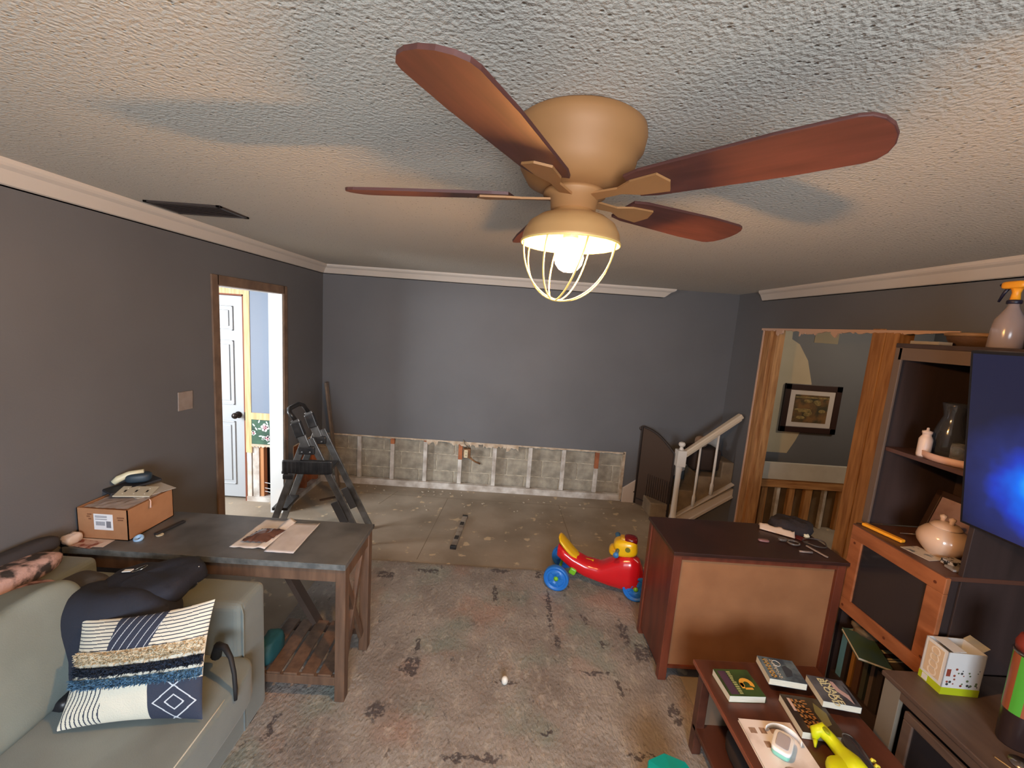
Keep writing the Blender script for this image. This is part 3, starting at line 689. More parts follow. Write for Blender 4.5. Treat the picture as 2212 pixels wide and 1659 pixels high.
# sheets on the right of the desk
KP = M('kraft_paper', (204, 202, 206), .6, rgb2=(184, 180, 182), vs_=9)
q = MB(); q.grid(lambda u, v: (-1.105+.14*u-.02*v*(1-u), 1.865+.285*v, .7535+.005*(u > .99)*v+.003*mn.noise((u*3, v*3, 1))+.006*u*v), 14, 14)
q.build('envelope', KP, smooth=True, label='plain kraft envelope, rightmost of the papers on the desk', cat='envelope', solid=.0015)
q = MB(); q.grid(lambda u, v: (-1.285+.17*u+.012*v, 1.885+.285*v, .7535+.022*max(0, 1-abs(u-.82)*6)*(.3+.7*v)+.004*mn.noise((u*5, v*5, 4))), 22, 16)
q.build('catalogue', M('catalogue_paper', (196, 192, 192), .5, rgb2=(220, 218, 218), vs_=8), smooth=True, solid=.0012, label='creased pale catalogue with folded pages on the desk', cat='paper')
q = MB(); q.grid(lambda u, v: (-1.255+.125*u+.03*v, 1.925+.13*v, .765+.018*math.sin(u*3.1)*math.sin(v*3)+.006*mn.noise((u*9, v*9, 6))), 18, 14)
q.build('plastic_wrapper', M('brown_wrapper', (96, 66, 56), .25, spec=.8), smooth=True, solid=.001, label='crumpled dark brown wrapper on top of the catalogue', cat='wrapper')

# ================================================================== LADDER, PLANK, LEVEL
AL = M('dull_aluminium', (134, 132, 130), .35, metal=.75, rgb2=(104, 102, 100), vs_=12)
BK = M('black_plastic', (30, 29, 30), .35, rgb2=(46, 44, 44), vs_=20)
ld = thing('step_ladder', 'folding aluminium step ladder with black treads near the doorway', 'ladder', (-1.015, 3.25, 0), rotz=R(7))
LW = .29
for y in (0, LW):
    MB().beam((-.850, y, 0), (-.542, y, .906), .022, .050).build('front_rail', AL, ld, bevel=.003, local=True)
    MB().beam((-.085, y+.024, 0), (-.509, y+.024, .906), .022, .052).build('rear_rail', AL, ld, bevel=.003, local=True)
    MB().beam((-.530, y, .84), (-.615, y, 1.06), .024, .062).build('upper_rail', AL, ld, bevel=.003, local=True)
    o_ = MB().obox((-.530, y+.010, .815), (.125, .05, .066)).build('hinge_plate', BK, ld, bevel=.01, local=True)
    for dx in (-.03, .03): MB().lathe([(.0, 0), (.007, 0), (.007, .006), (.0, .008)], (-.53+dx, y-.014, .805), 10, (R(90), 0, 0)).build('rivet', AL, o_, local=True)
    MB().obox((-.855, y, .015), (.07, .04, .03)).build('rubber_foot', BK, ld, bevel=.005, local=True)
    MB().obox((-.090, y+.024, .015), (.07, .04, .03)).build('rubber_foot', BK, ld, bevel=.005, local=True)
    MB().obox((-.665, y, .60), (.075, .045, .04)).build('step_bracket', BK, ld, bevel=.006, local=True)
    MB().obox((-.270, y-.010, .30), (.06, .018, .20), (0, R(-25), 0)).build('spreader_bracket', M('dark_aluminium', (84, 82, 82), .4, metal=.6), ld, bevel=.003, local=True)
    MB().obox((-.590, y, .985), (.075, .045, .12), (0, R(-20), 0)).build('handle_socket', BK, ld, bevel=.008, local=True)
MB().box(-.72, -.36, .0, LW, .615, .640).build('tread', BK, ld, bevel=.006, local=True)
MB().box(-.71, -.33, -.020, .010, .625, .735).build('tread_apron', BK, ld, bevel=.012, local=True)
for k in range(12): MB().box(-.695+k*.029, -.685+k*.029, -.0235, -.018, .637, .725).build('apron_rib', BK, ld, local=True)
MB().box(-.80, -.68, .015, LW-.015, .30, .325).build('tread', BK, ld, bevel=.006, local=True)
MB().tube([(-.615, 0, 1.06), (-.655, 0, 1.115), (-.675, .05, 1.135), (-.675, LW-.05, 1.135), (-.655, LW, 1.115), (-.615, LW, 1.06)], .018, 10).build('top_handle', BK, ld, smooth=True, local=True)
MB().beam((-1.925, 4.41, 1.16), (-1.76, 4.36, .01), .05, .022, (1, 0, 0)).build('leaning_board', M('grey_board', (128, 112, 98), .7, rgb2=(104, 92, 82), vs_=9), bevel=.002, label='narrow grey board leaning in the far left corner', cat='board')
MB().obox((-1.70, 4.13, .006), (.30, .035, .010), (0, 0, R(40))).build('dark_sliver', M('sliver_brown', (84, 68, 56), .8), label='dark offcut on the floor behind the ladder', cat='sliver')  # thin flat dark bars on the floor
MB().obox((-1.57, 4.02, .006), (.17, .03, .010), (0, 0, R(28))).build('dark_sliver', M('sliver_brown', (84, 68, 56), .8), label='shorter dark offcut on the floor near ladder rear rail', cat='sliver')
lv = thing('spirit_level', 'grey spirit level with dark ends lying on bare floor', 'level', (-.335, 3.58, 0), rotz=R(-4))
MB().box(-.024, .024, -.27, .27, .002, .026).build('level_body', M('worn_level_paint', (168, 160, 148), .5, rgb2=(120, 110, 100), vs_=14), lv, bevel=.002, local=True)
for y in (-.285, .285): MB().box(-.026, .026, y-.016, y+.016, .001, .028).build('end_cap', BK, lv, bevel=.003, local=True)
for y in (-.14, .12): MB().box(-.018, .018, y-.03, y+.03, .0262, .0275).build('vial_window', BK, lv, local=True)
# outlet box hanging out of the opened wall
ob = thing('outlet_box', 'loose electrical outlet hanging from the opened back wall', 'outlet', (-.385, 4.49, .40))
MB().box(-.43, -.35, 4.505, 4.55, .395, .50).build('metal_box', M('rusty_box', (150, 112, 76), .6, rgb2=(110, 76, 50), vs_=20), ob, bevel=.004)
MB().box(-.418, -.376, 4.488, 4.505, .402, .492).build('receptacle', M('almond_receptacle', (206, 192, 160), .4), ob, bevel=.006)
q = MB()
for z in (.425, .465): q.box(-.404, -.401, 4.4865, 4.4885, z, z+.012).box(-.393, -.390, 4.4865, 4.4885, z, z+.012)
q.build('slot', VOID, ob)
MB().tube([(-.44, 4.53, .60), (-.42, 4.50, .56), (-.385, 4.50, .53), (-.38, 4.52, .50)], .006, 8).build('cable', M('grey_cable', (120, 108, 92), .5), ob, smooth=True)
MB().tube([(-.37, 4.53, .40), (-.30, 4.57, .34), (-.24, 4.59, .31)], .010, 8).build('rust_streak_pipe', M('rusty_box', (150, 112, 76), .6), ob, smooth=True)

# ================================================================== RIDE-ON TOY
rd = thing('ride_on_scooter', 'red toy ride-on with blue wheels and yellow seat by the dresser', 'toy', (.77, 2.88, 0), rotz=R(-17))
RED = M('glossy_red_plastic', (206, 24, 34), .22, coat=.4); BLU = M('blue_plastic', (36, 116, 206), .35); YEL = M('yellow_plastic', (236, 188, 20), .28, coat=.3); LG = M('lime_plastic', (120, 190, 40), .4)
# local frame: x forward, y left, z up, base at floor+rug
def wheel(x, y, r=.093, w=.045, nm='wheel'):
    q = MB().lathe([(.0, w*.30), (r*.28, w*.30), (r*.30, w*.42), (r*.62, w*.42), (r*.66, w*.28), (r*.78, w*.28), (r*.82, w*.5), (r*.96, w*.5), (r, w*.3), (r, -w*.3), (r*.96, -w*.5), (r*.82, -w*.5), (r*.78, -w*.28), (r*.3, -w*.28), (.0, -w*.28)], (x, y, r+.012), 36, (R(90), 0, 0))
    o = q.build(nm, BLU, rd, smooth=True, local=True)
    for k in range(5):
        t = 2*math.pi*k/5
        MB().obox((x+r*.46*math.cos(t), y-w*.44, r+.012+r*.46*math.sin(t)), (r*.30, .006, .016), (0, -t, 0)).build('spoke', BLU, o, local=True)
    MB().lathe([(.0, .004), (.016, .0), (.018, -.02), (.0, -.02)], (x, y-w*.5, r+.012), 16, (R(90), 0, 0)).build('hub_cap', LG, o, smooth=True, local=True)
    return o
wheel(-.275, -.155); wheel(-.275, .155); wheel(.285, -.055); wheel(.285, .055)
MB().tube([(-.275, -.14, .105), (-.275, .14, .105)], .012, 10).build('rear_axle', LG, rd, smooth=True, local=True)
MB().tube([(.285, -.05, .105), (.285, .05, .105)], .012, 10).build('front_axle', LG, rd, smooth=True, local=True)
MB().obox((-.17, -.06, .135), (.05, .05, .05), (0, R(20), 0)).build('tow_hook', LG, rd, bevel=.01, local=True)
spine = [(-.30, .245, .050, .045), (-.26, .235, .072, .055), (-.18, .190, .078, .060), (-.08, .155, .078, .062), (.02, .145, .080, .068), (.10, .165, .086, .102), (.17, .190, .090, .132), (.235, .196, .088, .136), (.29, .185, .078, .112), (.325, .17, .045, .06)]
q = MB(); seg = 24; vs_ = []
fine = []
for i in range(len(spine)-1):
    for k in range(4):
        t = k/4; fine.append(tuple(spine[i][j]*(1-t)+spine[i+1][j]*t for j in range(4)))
fine.append(spine[-1])
for (x, z, hy, hz) in fine:
    for k in range(seg):
        t = 2*math.pi*k/seg; c, s_ = math.cos(t), math.sin(t)
        vs_.append((x, hy*math.copysign(abs(c)**.7, c), z+hz*math.copysign(abs(s_)**.75, s_)))
fs = [(i*seg+k, i*seg+(k+1) % seg, (i+1)*seg+(k+1) % seg, (i+1)*seg+k) for i in range(len(fine)-1) for k in range(seg)]
fs += [tuple(range(seg))[::-1], tuple((len(fine)-1)*seg+k for k in range(seg))]
q.add(vs_, fs).build('body', RED, rd, smooth=True, local=True)
q = MB(); q.grid(lambda u, v: (-.30+.27*u, (v-.5)*.135*math.sin(math.pi*min(1, .25+u*1.0))**.5 if 0 < u < 1 else (v-.5)*.07, .335-.13*math.sin(min(1, u*1.25)*math.pi/2)**1.0+.030*(1-u)-.012*(2*v-1)**2+.02*max(0, u-.75)), 20, 10)
q.build('seat', YEL, rd, smooth=True, solid=.016, local=True)
MB().super((.185, 0, .375), (.17, .13, .13), .6, .6, 24, 16, rot=(0, R(-10), 0)).build('console', YEL, rd, smooth=True, local=True)
MB().super((.12, 0, .335), (.10, .11, .07), .7, .7, 20, 12).build('console_lip', YEL, rd, smooth=True, local=True)
MB().super((.215, 0, .435), (.10, .09, .06), .7, .7, 20, 12).build('horn_dome', M('maroon_plastic', (110, 20, 24), .2), rd, smooth=True, local=True)
MB().super((.165, 0, .430), (.05, .07, .045), .5, .5, 16, 10).build('dial', M('amber_dial', (196, 150, 40), .3), rd, smooth=True, local=True)
for y in (-1, 1):
    MB().lathe([(.0, 0), (.018, 0), (.018, .006), (.0, .006)], (.20, y*.062, .385), 14, (R(90*-y), 0, 0)).build('button', M('olive_button', (110, 110, 40), .4), rd, local=True)
    MB().tube([(.135, y*.04, .365), (.125, y*.13, .375), (.122, y*.16, .378)], [.012, .014, .020], 12).build('handle', M('grip_blue', (70, 130, 190), .4), rd, smooth=True, local=True)
MB().super((.10, 1.975, .033), (.036, .036, .046), 1, 1, 20, 14).build('toy_egg', M('white_egg_shell', (226, 222, 214), .35), smooth=True, label='small white egg lying on the rug', cat='egg')

# ================================================================== DRESSER
dr = thing('dresser', 'red-brown dresser seen from its pale unfinished back panel', 'dresser', (1.42, 2.26, 0))
DC = M('cherry_stain_wood', (112, 56, 38), .38, rgb2=(90, 44, 30), vs_=5, stretch=(4, 4, .6)); DCT = M('dark_cherry_top', (58, 34, 28), .35, rgb2=(46, 28, 24), vs_=5)
HBD = M('hardboard_back', (150, 102, 66), .7, rgb2=(138, 92, 58), vs_=6, bump=.05)
X0, X1, Y0, Y1 = .955, 1.885, 2.060, 2.455
MB().box(X0-.008, X1+.008, Y0-.012, Y1+.008, .765, .785).build('top_board', DCT, dr, bevel=.003)
for x in (X0, X1-.045):
    for y in (Y0, Y1-.04): MB().box(x, x+.045, y, y+.04, .012 if y < 2.2 else .0, .765).build('leg', DC, dr, bevel=.003)
MB().box(X0+.045, X1-.045, Y0+.018, Y0+.024, .10, .74).build('back_panel', HBD, dr)
MB().box(X0+.045, X1-.045, Y0+.004, Y0+.024, .735, .765).build('top_rail', DC, dr)
MB().box(X0+.045, X1-.045, Y0+.006, Y0+.03, .085, .10).build('bottom_rail', DC, dr)
for x in (X0+.008, X1-.026): MB().box(x, x+.018, Y0+.04, Y1-.04, .06, .765).build('side_panel', DC, dr)
for k in range(3): 
    d_ = MB().box(X0+.05, X1-.05, Y1-.02, Y1+.005, .11+k*.215, .315+k*.215).build('drawer_front', DC, dr, bevel=.004)
MB().box(X0+.05, X1-.05, Y0+.03, Y1-.03, .085, .098).build('bottom_board', DC, dr)
# clutter on the dresser
zt_ = .7855
FO = M('crinkled_foil', (196, 174, 156), .3); MAR = M('maroon_paper', (104, 40, 36), .5)
q = MB(); q.grid(lambda u, v: (1.60+.15*u+.02*v, 2.38-.10*u+.05*v, zt_+.004+.05*(1-abs(2*v-1))*(.5+.5*abs(mn.noise((u*6, v*3, 3))))), 16, 8)
q.build('foil_wrapper', FO, smooth=True, solid=.001, label='crinkled pale foil wrapper on the dark dresser top', cat='wrapper')
MB().obox((1.765, 2.345, zt_+.003), (.05, .16, .003), (0, 0, R(25))).build('card', MAR, label='maroon card lying across the dresser clutter', cat='card')
MB().tube([(1.80, 2.415, zt_+.014), (1.835, 2.34, zt_+.012)], .004, 8).build('thin_rod', M('tan_rod', (190, 140, 100), .4), smooth=True, label='thin tan rod at the back of the dresser clutter', cat='rod')
q = MB(); q.super((1.835, 2.31, zt_+.014), (.035, .03, .026), .5, .6, 12, 8, disp=.008, dscale=50)
q.build('clip', M('pale_clip', (214, 204, 176), .3), smooth=True, label='small pale clip beside the thin tan rod', cat='clip')
MB().tube([(1.84+.06*math.cos(t)*(1+.1*math.sin(3*t)), 2.24+.05*math.sin(t), zt_+.006+.003*math.sin(2*t)) for t in [2*math.pi*i/30 for i in range(30)]], .004, 6, closed=True).build('cable_loop', M('dark_cable', (70, 60, 56), .5), smooth=True, label='dark looped cable on the right of the dresser', cat='cable')
MB().beam((1.76, 2.20, zt_+.006), (1.795, 2.085, zt_+.005), .012, .006).build('grey_stick', M('grey_stick_plastic', (150, 132, 122), .4), bevel=.002, label='flat grey stick nearest the dresser front edge', cat='stick')
q = MB().tube([(1.70+.03*math.cos(t), 2.22+.025*math.sin(t), zt_+.008) for t in [2*math.pi*i/24 for i in range(24)]], .006, 6, closed=True)
q.super((1.655, 2.25, zt_+.010), (.05, .03, .018), .6, .6, 14, 8)
q.build('eyeglasses', M('smoky_plastic', (92, 84, 80), .2), smooth=True, label='smoky plastic loop and pod among the dresser clutter', cat='gadget')
MB().super((1.53, 2.225, zt_+.008), (.06, .025, .014), .6, .6, 14, 8, rot=(0, 0, R(-10))).build('lip_balm', M('mauve_tube', (130, 92, 92), .4), smooth=True, label='mauve tube lying leftmost on the dresser top', cat='tube')
MB().tube([(1.67, 2.13, zt_+.006), (1.74, 2.125, zt_+.006)], .006, 8).build('grey_ferrule', M('silver_cap', (130, 116, 110), .35), smooth=True, label='short grey ferrule near the dresser front edge', cat='ferrule')
MB().super((1.80, 2.385, zt_+.038), (.24, .14, .08), .7, .8, 28, 16, disp=.03, dscale=16, rot=(0, 0, R(-10))).build('dark_cloth', M('charcoal_fleece', (44, 36, 38), .95, bump=.8, bs=90), smooth=True, label='dark fuzzy cloth heaped at the right end of the dresser', cat='cloth')

# ================================================================== PICTURE IN STAIR HALL
pf = thing('framed_print', 'dark framed brown landscape print hanging in the stair hall', 'picture', (3.39, 4.50, .94))
FR = M('dark_walnut_frame', (52, 32, 26), .4)
xx0, xx1, zz0, zz1 = 3.06, 3.69, .95, 1.49; fwid = .065
MB().box(xx0, xx1, 4.497, 4.522, zz0, zz0+fwid).box(xx0, xx1, 4.497, 4.522, zz1-fwid, zz1).box(xx0, xx0+fwid, 4.497, 4.522, zz0, zz1).box(xx1-fwid, xx1, 4.497, 4.522, zz0, zz1).build('frame', FR, pf, bevel=.004)
MB().box(xx0+fwid, xx1-fwid, 4.507, 4.512, zz0+fwid, zz1-fwid).build('mat_board', M('mat_board_grey', (196, 186, 180), .7), pf)
MB().box(xx0+.125, xx1-.125, 4.505, 4.507, zz0+.115, zz1-.115).build('print', M('brown_landscape_print', (118, 84, 44), .6, rgb2=(60, 52, 30), vs_=9, vd=8, vmin=.4, vmax=.6), pf)
q = MB().box(xx0+.125, xx1-.125, 4.5035, 4.505, zz1-.150, zz1-.135)
for k in range(12): q.super((xx0+.17+fr.random()*.28, 4.504, zz0+.16+fr.random()*.20), (.05+.05*fr.random(), .003, .02+.03*fr.random()), .9, .9, 10, 6)
q.build('print_detail', M('ochre_print', (156, 130, 76), .6, rgb2=(96, 84, 46), vs_=30), pf)

# ================================================================== MEDIA HUTCH, PINE CABINET, TV STAND
HW = M('dark_stained_hutch', (62, 48, 46), .5, rgb2=(52, 40, 38), vs_=4, stretch=(4, 4, .6)); HWL = M('worn_hutch_edge', (96, 80, 70), .5)
ht = thing('media_hutch', 'tall dark wooden media hutch with open shelves on right wall', 'hutch', (2.18, 1.2, 0))
yA, yB_ = 1.62, 2.105; hx0, hx1 = 1.97, 2.405
MB().box(hx0, hx1, yB_-.02, yB_, 1.0, 1.935).build('side_panel', HW, ht, bevel=.002)
MB().box(hx0-.012, hx0, yB_-.035, yB_+.003, 1.0, 1.935).build('face_stile', HWL, ht, bevel=.002)
MB().box(1.93, hx1, yB_-.02, yB_, 0, .99).build('lower_side_panel', HW, ht)
MB().box(hx0, hx1, yA-.01, yA+.01, 0.55, 1.90).build('side_panel', HW, ht, bevel=.002)
MB().box(hx0, hx1, .30, .32, 0.55, 1.90).build('side_panel', HW, ht, bevel=.002)
MB().box(hx1-.012, hx1, .32, yB_-.02, .1, 1.93).build('back_panel', HW, ht)
MB().box(hx0-.01, hx1, .28, yB_+.008, 1.935, 1.957).build('top_board', HW, ht, bevel=.003)
MB().box(hx0-.012, hx0+.008, yA, yB_-.02, 1.875, 1.935).build('top_rail', HWL, ht)
MB().box(hx0+.01, hx1-.012, yA+.01, yB_-.02, 1.405, 1.425).build('shelf', M('shelf_wood', (82, 58, 54), .4), ht, bevel=.002)
MB().box(hx1-.03, hx1-.012, 1.72, 1.80, 1.0, 1.93).build('back_stile', HWL, ht)
MB().box(1.93, hx1, yA, yB_-.02, .10, .12).build('lower_shelf', HW, ht)
MB().box(1.93, hx1, yA, yB_-.02, 0, .10).build('plinth', HW, ht)

pc = thing('pine_cabinet', 'pine framed cabinet with dark glass door below the hutch shelves', 'cabinet', (2.1, 1.86, .51))
PD = M('honey_pine_door', (160, 98, 62), .45, rgb2=(136, 80, 48), vs_=5, stretch=(5, 1.2, 5)); 
MB().box(1.915, hx1-.02, yA-.0, yB_-.024, .515, .525).box(1.915, hx1-.02, yB_-.034, yB_-.024, .525, .975).box(1.915, hx1-.02, yA, yA+.008, .525, .975).build('carcass', HW, pc)
MB().box(1.895, hx1-.02, yA-.012, yB_-.022, .975, .995).build('cabinet_top', M('cabinet_top_brown', (92, 60, 48), .4), pc, bevel=.002)
y0, y1, z0, z1, fwid = 1.600, 2.082, .515, .990, .072
dg = MB().box(1.893, 1.915, y0, y1, z0, z0+fwid).box(1.893, 1.915, y0, y1, z1-fwid, z1).box(1.893, 1.915, y0, y0+fwid, z0+fwid, z1-fwid).box(1.893, 1.915, y1-fwid, y1, z0+fwid, z1-fwid).build('door', PD, pc, bevel=.003)
MB().box(1.902, 1.906, y0+fwid-.004, y1-fwid+.004, z0+fwid-.004, z1-fwid+.004).build('glass_pane', M('smoked_glass', (40, 38, 42), .12, spec=.6), dg)
q = MB()
for y, z in ((1.63, .60), (2.05, .545), (2.05, .90), (1.80, .55), (1.64, .95)): q.lathe([(.0, 0), (.007, 0), (.007, .0006), (.0, .0006)], (1.8926, y, z), 10, (0, R(-90), 0))
q.build('knot', M('dark_knot', (96, 46, 26), .5), dg)

tvs = thing('tv_stand', 'long brown media stand with framed glass doors below the television', 'tv stand', (2.08, .9, 0))
TS = M('taupe_stand_wood', (98, 80, 70), .42, rgb2=(84, 68, 60), vs_=5, stretch=(4, .8, 4))
sx0, sx1, sy0, sy1 = 1.725, 2.40, .05, 1.60
MB().box(sx0-.01, sx1, sy0, sy1+.01, .523, .545).build('top_board', TS, tvs, bevel=.004)
MB().box(sx0+.02, sx1, sy1-.02, sy1, 0, .523).build('end_panel', HW, tvs)
MB().box(sx0+.02, sx1, sy0, sy0+.02, 0, .523).build('end_panel', HW, tvs)
MB().box(sx1-.02, sx1, sy0+.02, sy1-.02, 0, .523).build('back_panel', HW, tvs)
MB().box(sx0, sx0+.02, sy1-.075, sy1, 0, .523).build('stile', M('pale_worn_stile', (124, 116, 104), .5), tvs, bevel=.002)
MB().box(sx0, sx0+.02, sy0, sy1-.075, .483, .523).build('top_rail', TS, tvs)
MB().box(sx0, sx0+.02, sy0, sy1-.075, 0, .06).build('bottom_rail', TS, tvs)
for k in range(2):
    ya = sy1-.10-k*.70; yb = ya-.66
    d_ = MB().box(sx0+.004, sx0+.022, yb, ya, .420, .457).box(sx0+.004, sx0+.022, yb, ya, .075, .12).box(sx0+.004, sx0+.022, yb, yb+.04, .12, .420).box(sx0+.004, sx0+.022, ya-.04, ya, .12, .420).build('glass_door', TS, tvs, bevel=.004)
    MB().box(sx0+.012, sx0+.014, yb+.036, ya-.036, .115, .425).build('pane', M('smoked_glass', (40, 38, 42), .12), d_)
MB().box(sx0+.05, sx1-.02, sy0+.02, sy1-.02, .06, .08).build('bottom_shelf', HW, tvs)

# television, tilted forward on its mount
T0 = Vector((1.815, 1.635, 1.939)); T1 = Vector((1.93, 1.635, 1.229)); dn = (T1-T0); hgt = dn.length; dn.normalize()
ay = Vector((0, -1, 0)); nrm = dn.cross(ay).normalized()
if nrm.x > 0: nrm = -nrm
wid = 1.235
tv = thing('television', 'large flat television with dark blue glowing screen on the right', 'television', (2.05, 1.0, 1.58))
cen = (T0+T1)/2 + ay*wid/2
def tvbox(w, h, d0, d1, name, m, bev=0):
    q = MB(); pts = []
    for dd in (d0, d1):
        for sw, sh in ((-1, -1), (1, -1), (1, 1), (-1, 1)): pts.append(cen + ay*sw*w/2 + dn*sh*h/2 - nrm*dd)
    q.add(pts, [(0, 3, 2, 1), (4, 5, 6, 7), (0, 1, 5, 4), (1, 2, 6, 5), (2, 3, 7, 6), (3, 0, 4, 7)])
    return q.build(name, m, tv, bevel=bev)
tvbox(wid, hgt, 0, .035, 'bezel', M('tv_black_plastic', (24, 24, 30), .35), .004)
sm_ = bpy.data.materials.new('blue_screen_picture'); sm_.use_nodes = True
nt = sm_.node_tree; N = nt.nodes; L = nt.links; b = N['Principled BSDF']; b.inputs['Roughness'].default_value = .25; b.inputs['Base Color'].default_value = (.004, .004, .008, 1)
gm = N.new('ShaderNodeNewGeometry'); vm = N.new('ShaderNodeVectorMath'); vm.operation = 'DISTANCE'; L.new(gm.outputs['Position'], vm.inputs[0]); vm.inputs[1].default_value = (1.872, 1.385, 1.44)
nz_ = N.new('ShaderNodeTexNoise'); nz_.inputs['Scale'].default_value = 9; L.new(gm.outputs['Position'], nz_.inputs['Vector'])
ml = N.new('ShaderNodeMath'); ml.operation = 'MULTIPLY_ADD'; ml.inputs[1].default_value = .12; L.new(nz_.outputs['Fac'], ml.inputs[0]); L.new(vm.outputs['Value'], ml.inputs[2])
cr = N.new('ShaderNodeValToRGB'); e = cr.color_ramp.elements
e[0].position = .08; e[0].color = (.03, .42, 1, 1); e[1].position = .36; e[1].color = (.014, .015, .040, 1)
x_ = e.new(.13); x_.color = (.010, .16, .90, 1); x_ = e.new(.19); x_.color = (.02, .05, .50, 1); x_ = e.new(.24); x_.color = (.022, .030, .14, 1)
L.new(ml.outputs[0], cr.inputs['Fac']); L.new(cr.outputs['Color'], b.inputs['Emission Color']); b.inputs['Emission Strength'].default_value = 1.0
tvbox(wid-.022, hgt-.022, -.001, .0, 'screen', sm_)
tvbox(.5, .35, .036, .07, 'rear_housing', M('tv_black_plastic', (24, 24, 30), .35), .01)
MB().box(1.93, hx1-.012, .94, 1.06, 1.50, 1.62).build('wall_mount', M('mount_steel', (40, 40, 42), .5, metal=.5), tv)

# ---- things on and in the hutch
bt = thing('spray_bottle', 'clear spray bottle with orange trigger head on hutch top', 'spray bottle', (2.10, 1.765, 1.957))
bx_, by_ = 2.085, 1.755
MB().lathe([(.0, 0), (.048, 0), (.052, .006), (.050, .08), (.046, .12), (.022, .165), (.017, .178), (.017, .19), (.0, .19)], (bx_, by_, 1.9575), 28).build('bottle', M('cloudy_clear_plastic', (186, 170, 170), .2, trans=.5, spec=.6), bt, smooth=True)
MB().lathe([(.021, 0), (.023, .002), (.023, .014), (.021, .016)], (bx_, by_, 1.9575+.186), 20).build('collar', M('navy_collar', (28, 26, 48), .4), bt, smooth=True)
OR = M('orange_plastic', (238, 160, 40), .4)
MB().lathe([(.0, 0), (.016, 0), (.013, .03), (.018, .05), (.0, .055)], (bx_, by_, 2.159), 16).super((bx_-.002, by_+.008, 2.222), (.04, .085, .032), .5, .5, 18, 10).build('trigger_head', OR, bt, smooth=True)
MB().tube([(bx_, by_+.030, 2.215), (bx_, by_+.045, 2.19), (bx_, by_+.058, 2.155)], [.007, .006, .004], 8).build('trigger', M('navy_collar', (28, 26, 48), .4), bt, smooth=True)
MB().lathe([(.0, 0), (.008, 0), (.006, .014), (.0, .014)], (bx_, by_+.048, 2.226), 10, (R(-90), 0, 0)).build('nozzle', M('navy_collar', (28, 26, 48), .4), bt)
bk = thing('wicker_basket', 'low brown round basket with lighter rim on hutch top', 'basket', (2.22, 2.0, 1.957))
MB().lathe([(.0, 0), (.125, 0), (.145, .03), (.152, .055), (.146, .055), (.138, .03), (.12, .008), (.0, .008)], (2.235, 1.935, 1.9575), 32).build('basket_body', M('brown_wicker', (84, 58, 40), .8, bump=.8, bs=60), bk, smooth=True)
MB().tube([(2.235+.15*math.cos(t), 1.935+.15*math.sin(t), 2.014) for t in [2*math.pi*i/32 for i in range(32)]], .009, 8, closed=True).build('rim', M('tan_wicker', (140, 108, 78), .7), bk, smooth=True)
MB().obox((2.06, 2.04, 1.966), (.16, .06, .016), (0, 0, R(85))).build('flat_box', M('pale_grey_carton', (150, 142, 132), .6), bevel=.002, label='flat pale grey carton at the hutch top front edge', cat='carton')

zs = 1.4255
MB().lathe([(.0, 0), (.024, 0), (.026, .01), (.026, .085), (.020, .098), (.017, .102), (.017, .112), (.0195, .114), (.0195, .124), (.006, .128), (.005, .140), (.0, .142)], (2.02, 1.925, zs), 24).build('white_bottle', M('pale_pink_plastic', (214, 198, 196), .35), smooth=True, label='white capped bottle standing on the hutch middle shelf', cat='bottle')
jg = thing('glass_pitcher', 'dark smoky pitcher behind white bottle on hutch shelf', 'pitcher', (2.12, 1.92, zs))
GD = M('smoky_glass', (66, 70, 84), .12, trans=.35, spec=.7)
MB().lathe([(.0, .001), (.055, .001), (.060, .02), (.062, .10), (.048, .15), (.036, .19), (.046, .235), (.050, .25), (.045, .25), (.032, .19), (.044, .15), (.056, .10), (.054, .02), (.0, .008)], (2.12, 1.915, zs+.0155), 28).build('jug', GD, jg, smooth=True)
MB().tube([(2.12, 1.865, zs+.24), (2.12, 1.81, zs+.22), (2.12, 1.80, zs+.15), (2.12, 1.855, zs+.09)], .008, 8).build('handle', GD, jg, smooth=True)
tr = MB().lathe([(.0, .0), (.105, .0), (.112, .012), (.114, .034), (.108, .034), (.106, .015), (.0, .012)], (2.095, 1.845, zs+.0005), 36, sy=1.15).build('round_tray', M('pale_pink_tray', (206, 170, 160), .4), smooth=True, label='pale pink round tray under glassware on hutch shelf', cat='tray')
MB().lathe([(.0, .0), (.024, .0), (.027, .06), (.025, .085), (.022, .085), (.024, .06), (.021, .004), (.0, .004)], (2.045, 1.80, zs+.0135), 20).build('drinking_glass', M('clear_glass', (220, 226, 232), .05, trans=.9), smooth=True, label='small clear drinking glass on the pink tray', cat='glass')
zp = .9955
gp_ = thing('leaning_photo_frame', 'dark framed photo leaning back behind the cream jar', 'photo frame', (2.27, 2.0, zp))
Fm = frame4((2.24, 2.07, zp), (.02, -1, 0), (.30, 0, 1))
q = MB()
for a, b_2, c, d in ((0, .34, 0, .03), (0, .34, .20, .23), (0, .03, 0, .23), (.31, .34, 0, .23)): q.prism([(a, c), (b_2, c), (b_2, d), (a, d)], .014, mat=Fm)
q.build('frame', FR, gp_, bevel=.002)
MB().prism([(.03, .03), (.31, .03), (.31, .20), (.03, .20)], .006, mat=Fm).build('photo', M('mauve_photo', (166, 142, 150), .5, rgb2=(120, 90, 92), vs_=8), gp_)
cj = thing('cookie_jar', 'cream glazed cookie jar with two-knob lid on the pine cabinet', 'jar', (2.07, 1.80, zp))
CM = M('cream_glaze', (208, 178, 156), .22, coat=.3)
q = MB(); prof_ = [(.0, 0), (.052, 0), (.056, .008), (.070, .022), (.088, .048), (.094, .072), (.088, .098), (.070, .120), (.055, .130), (.050, .134)]
seg = 48; vs_ = []
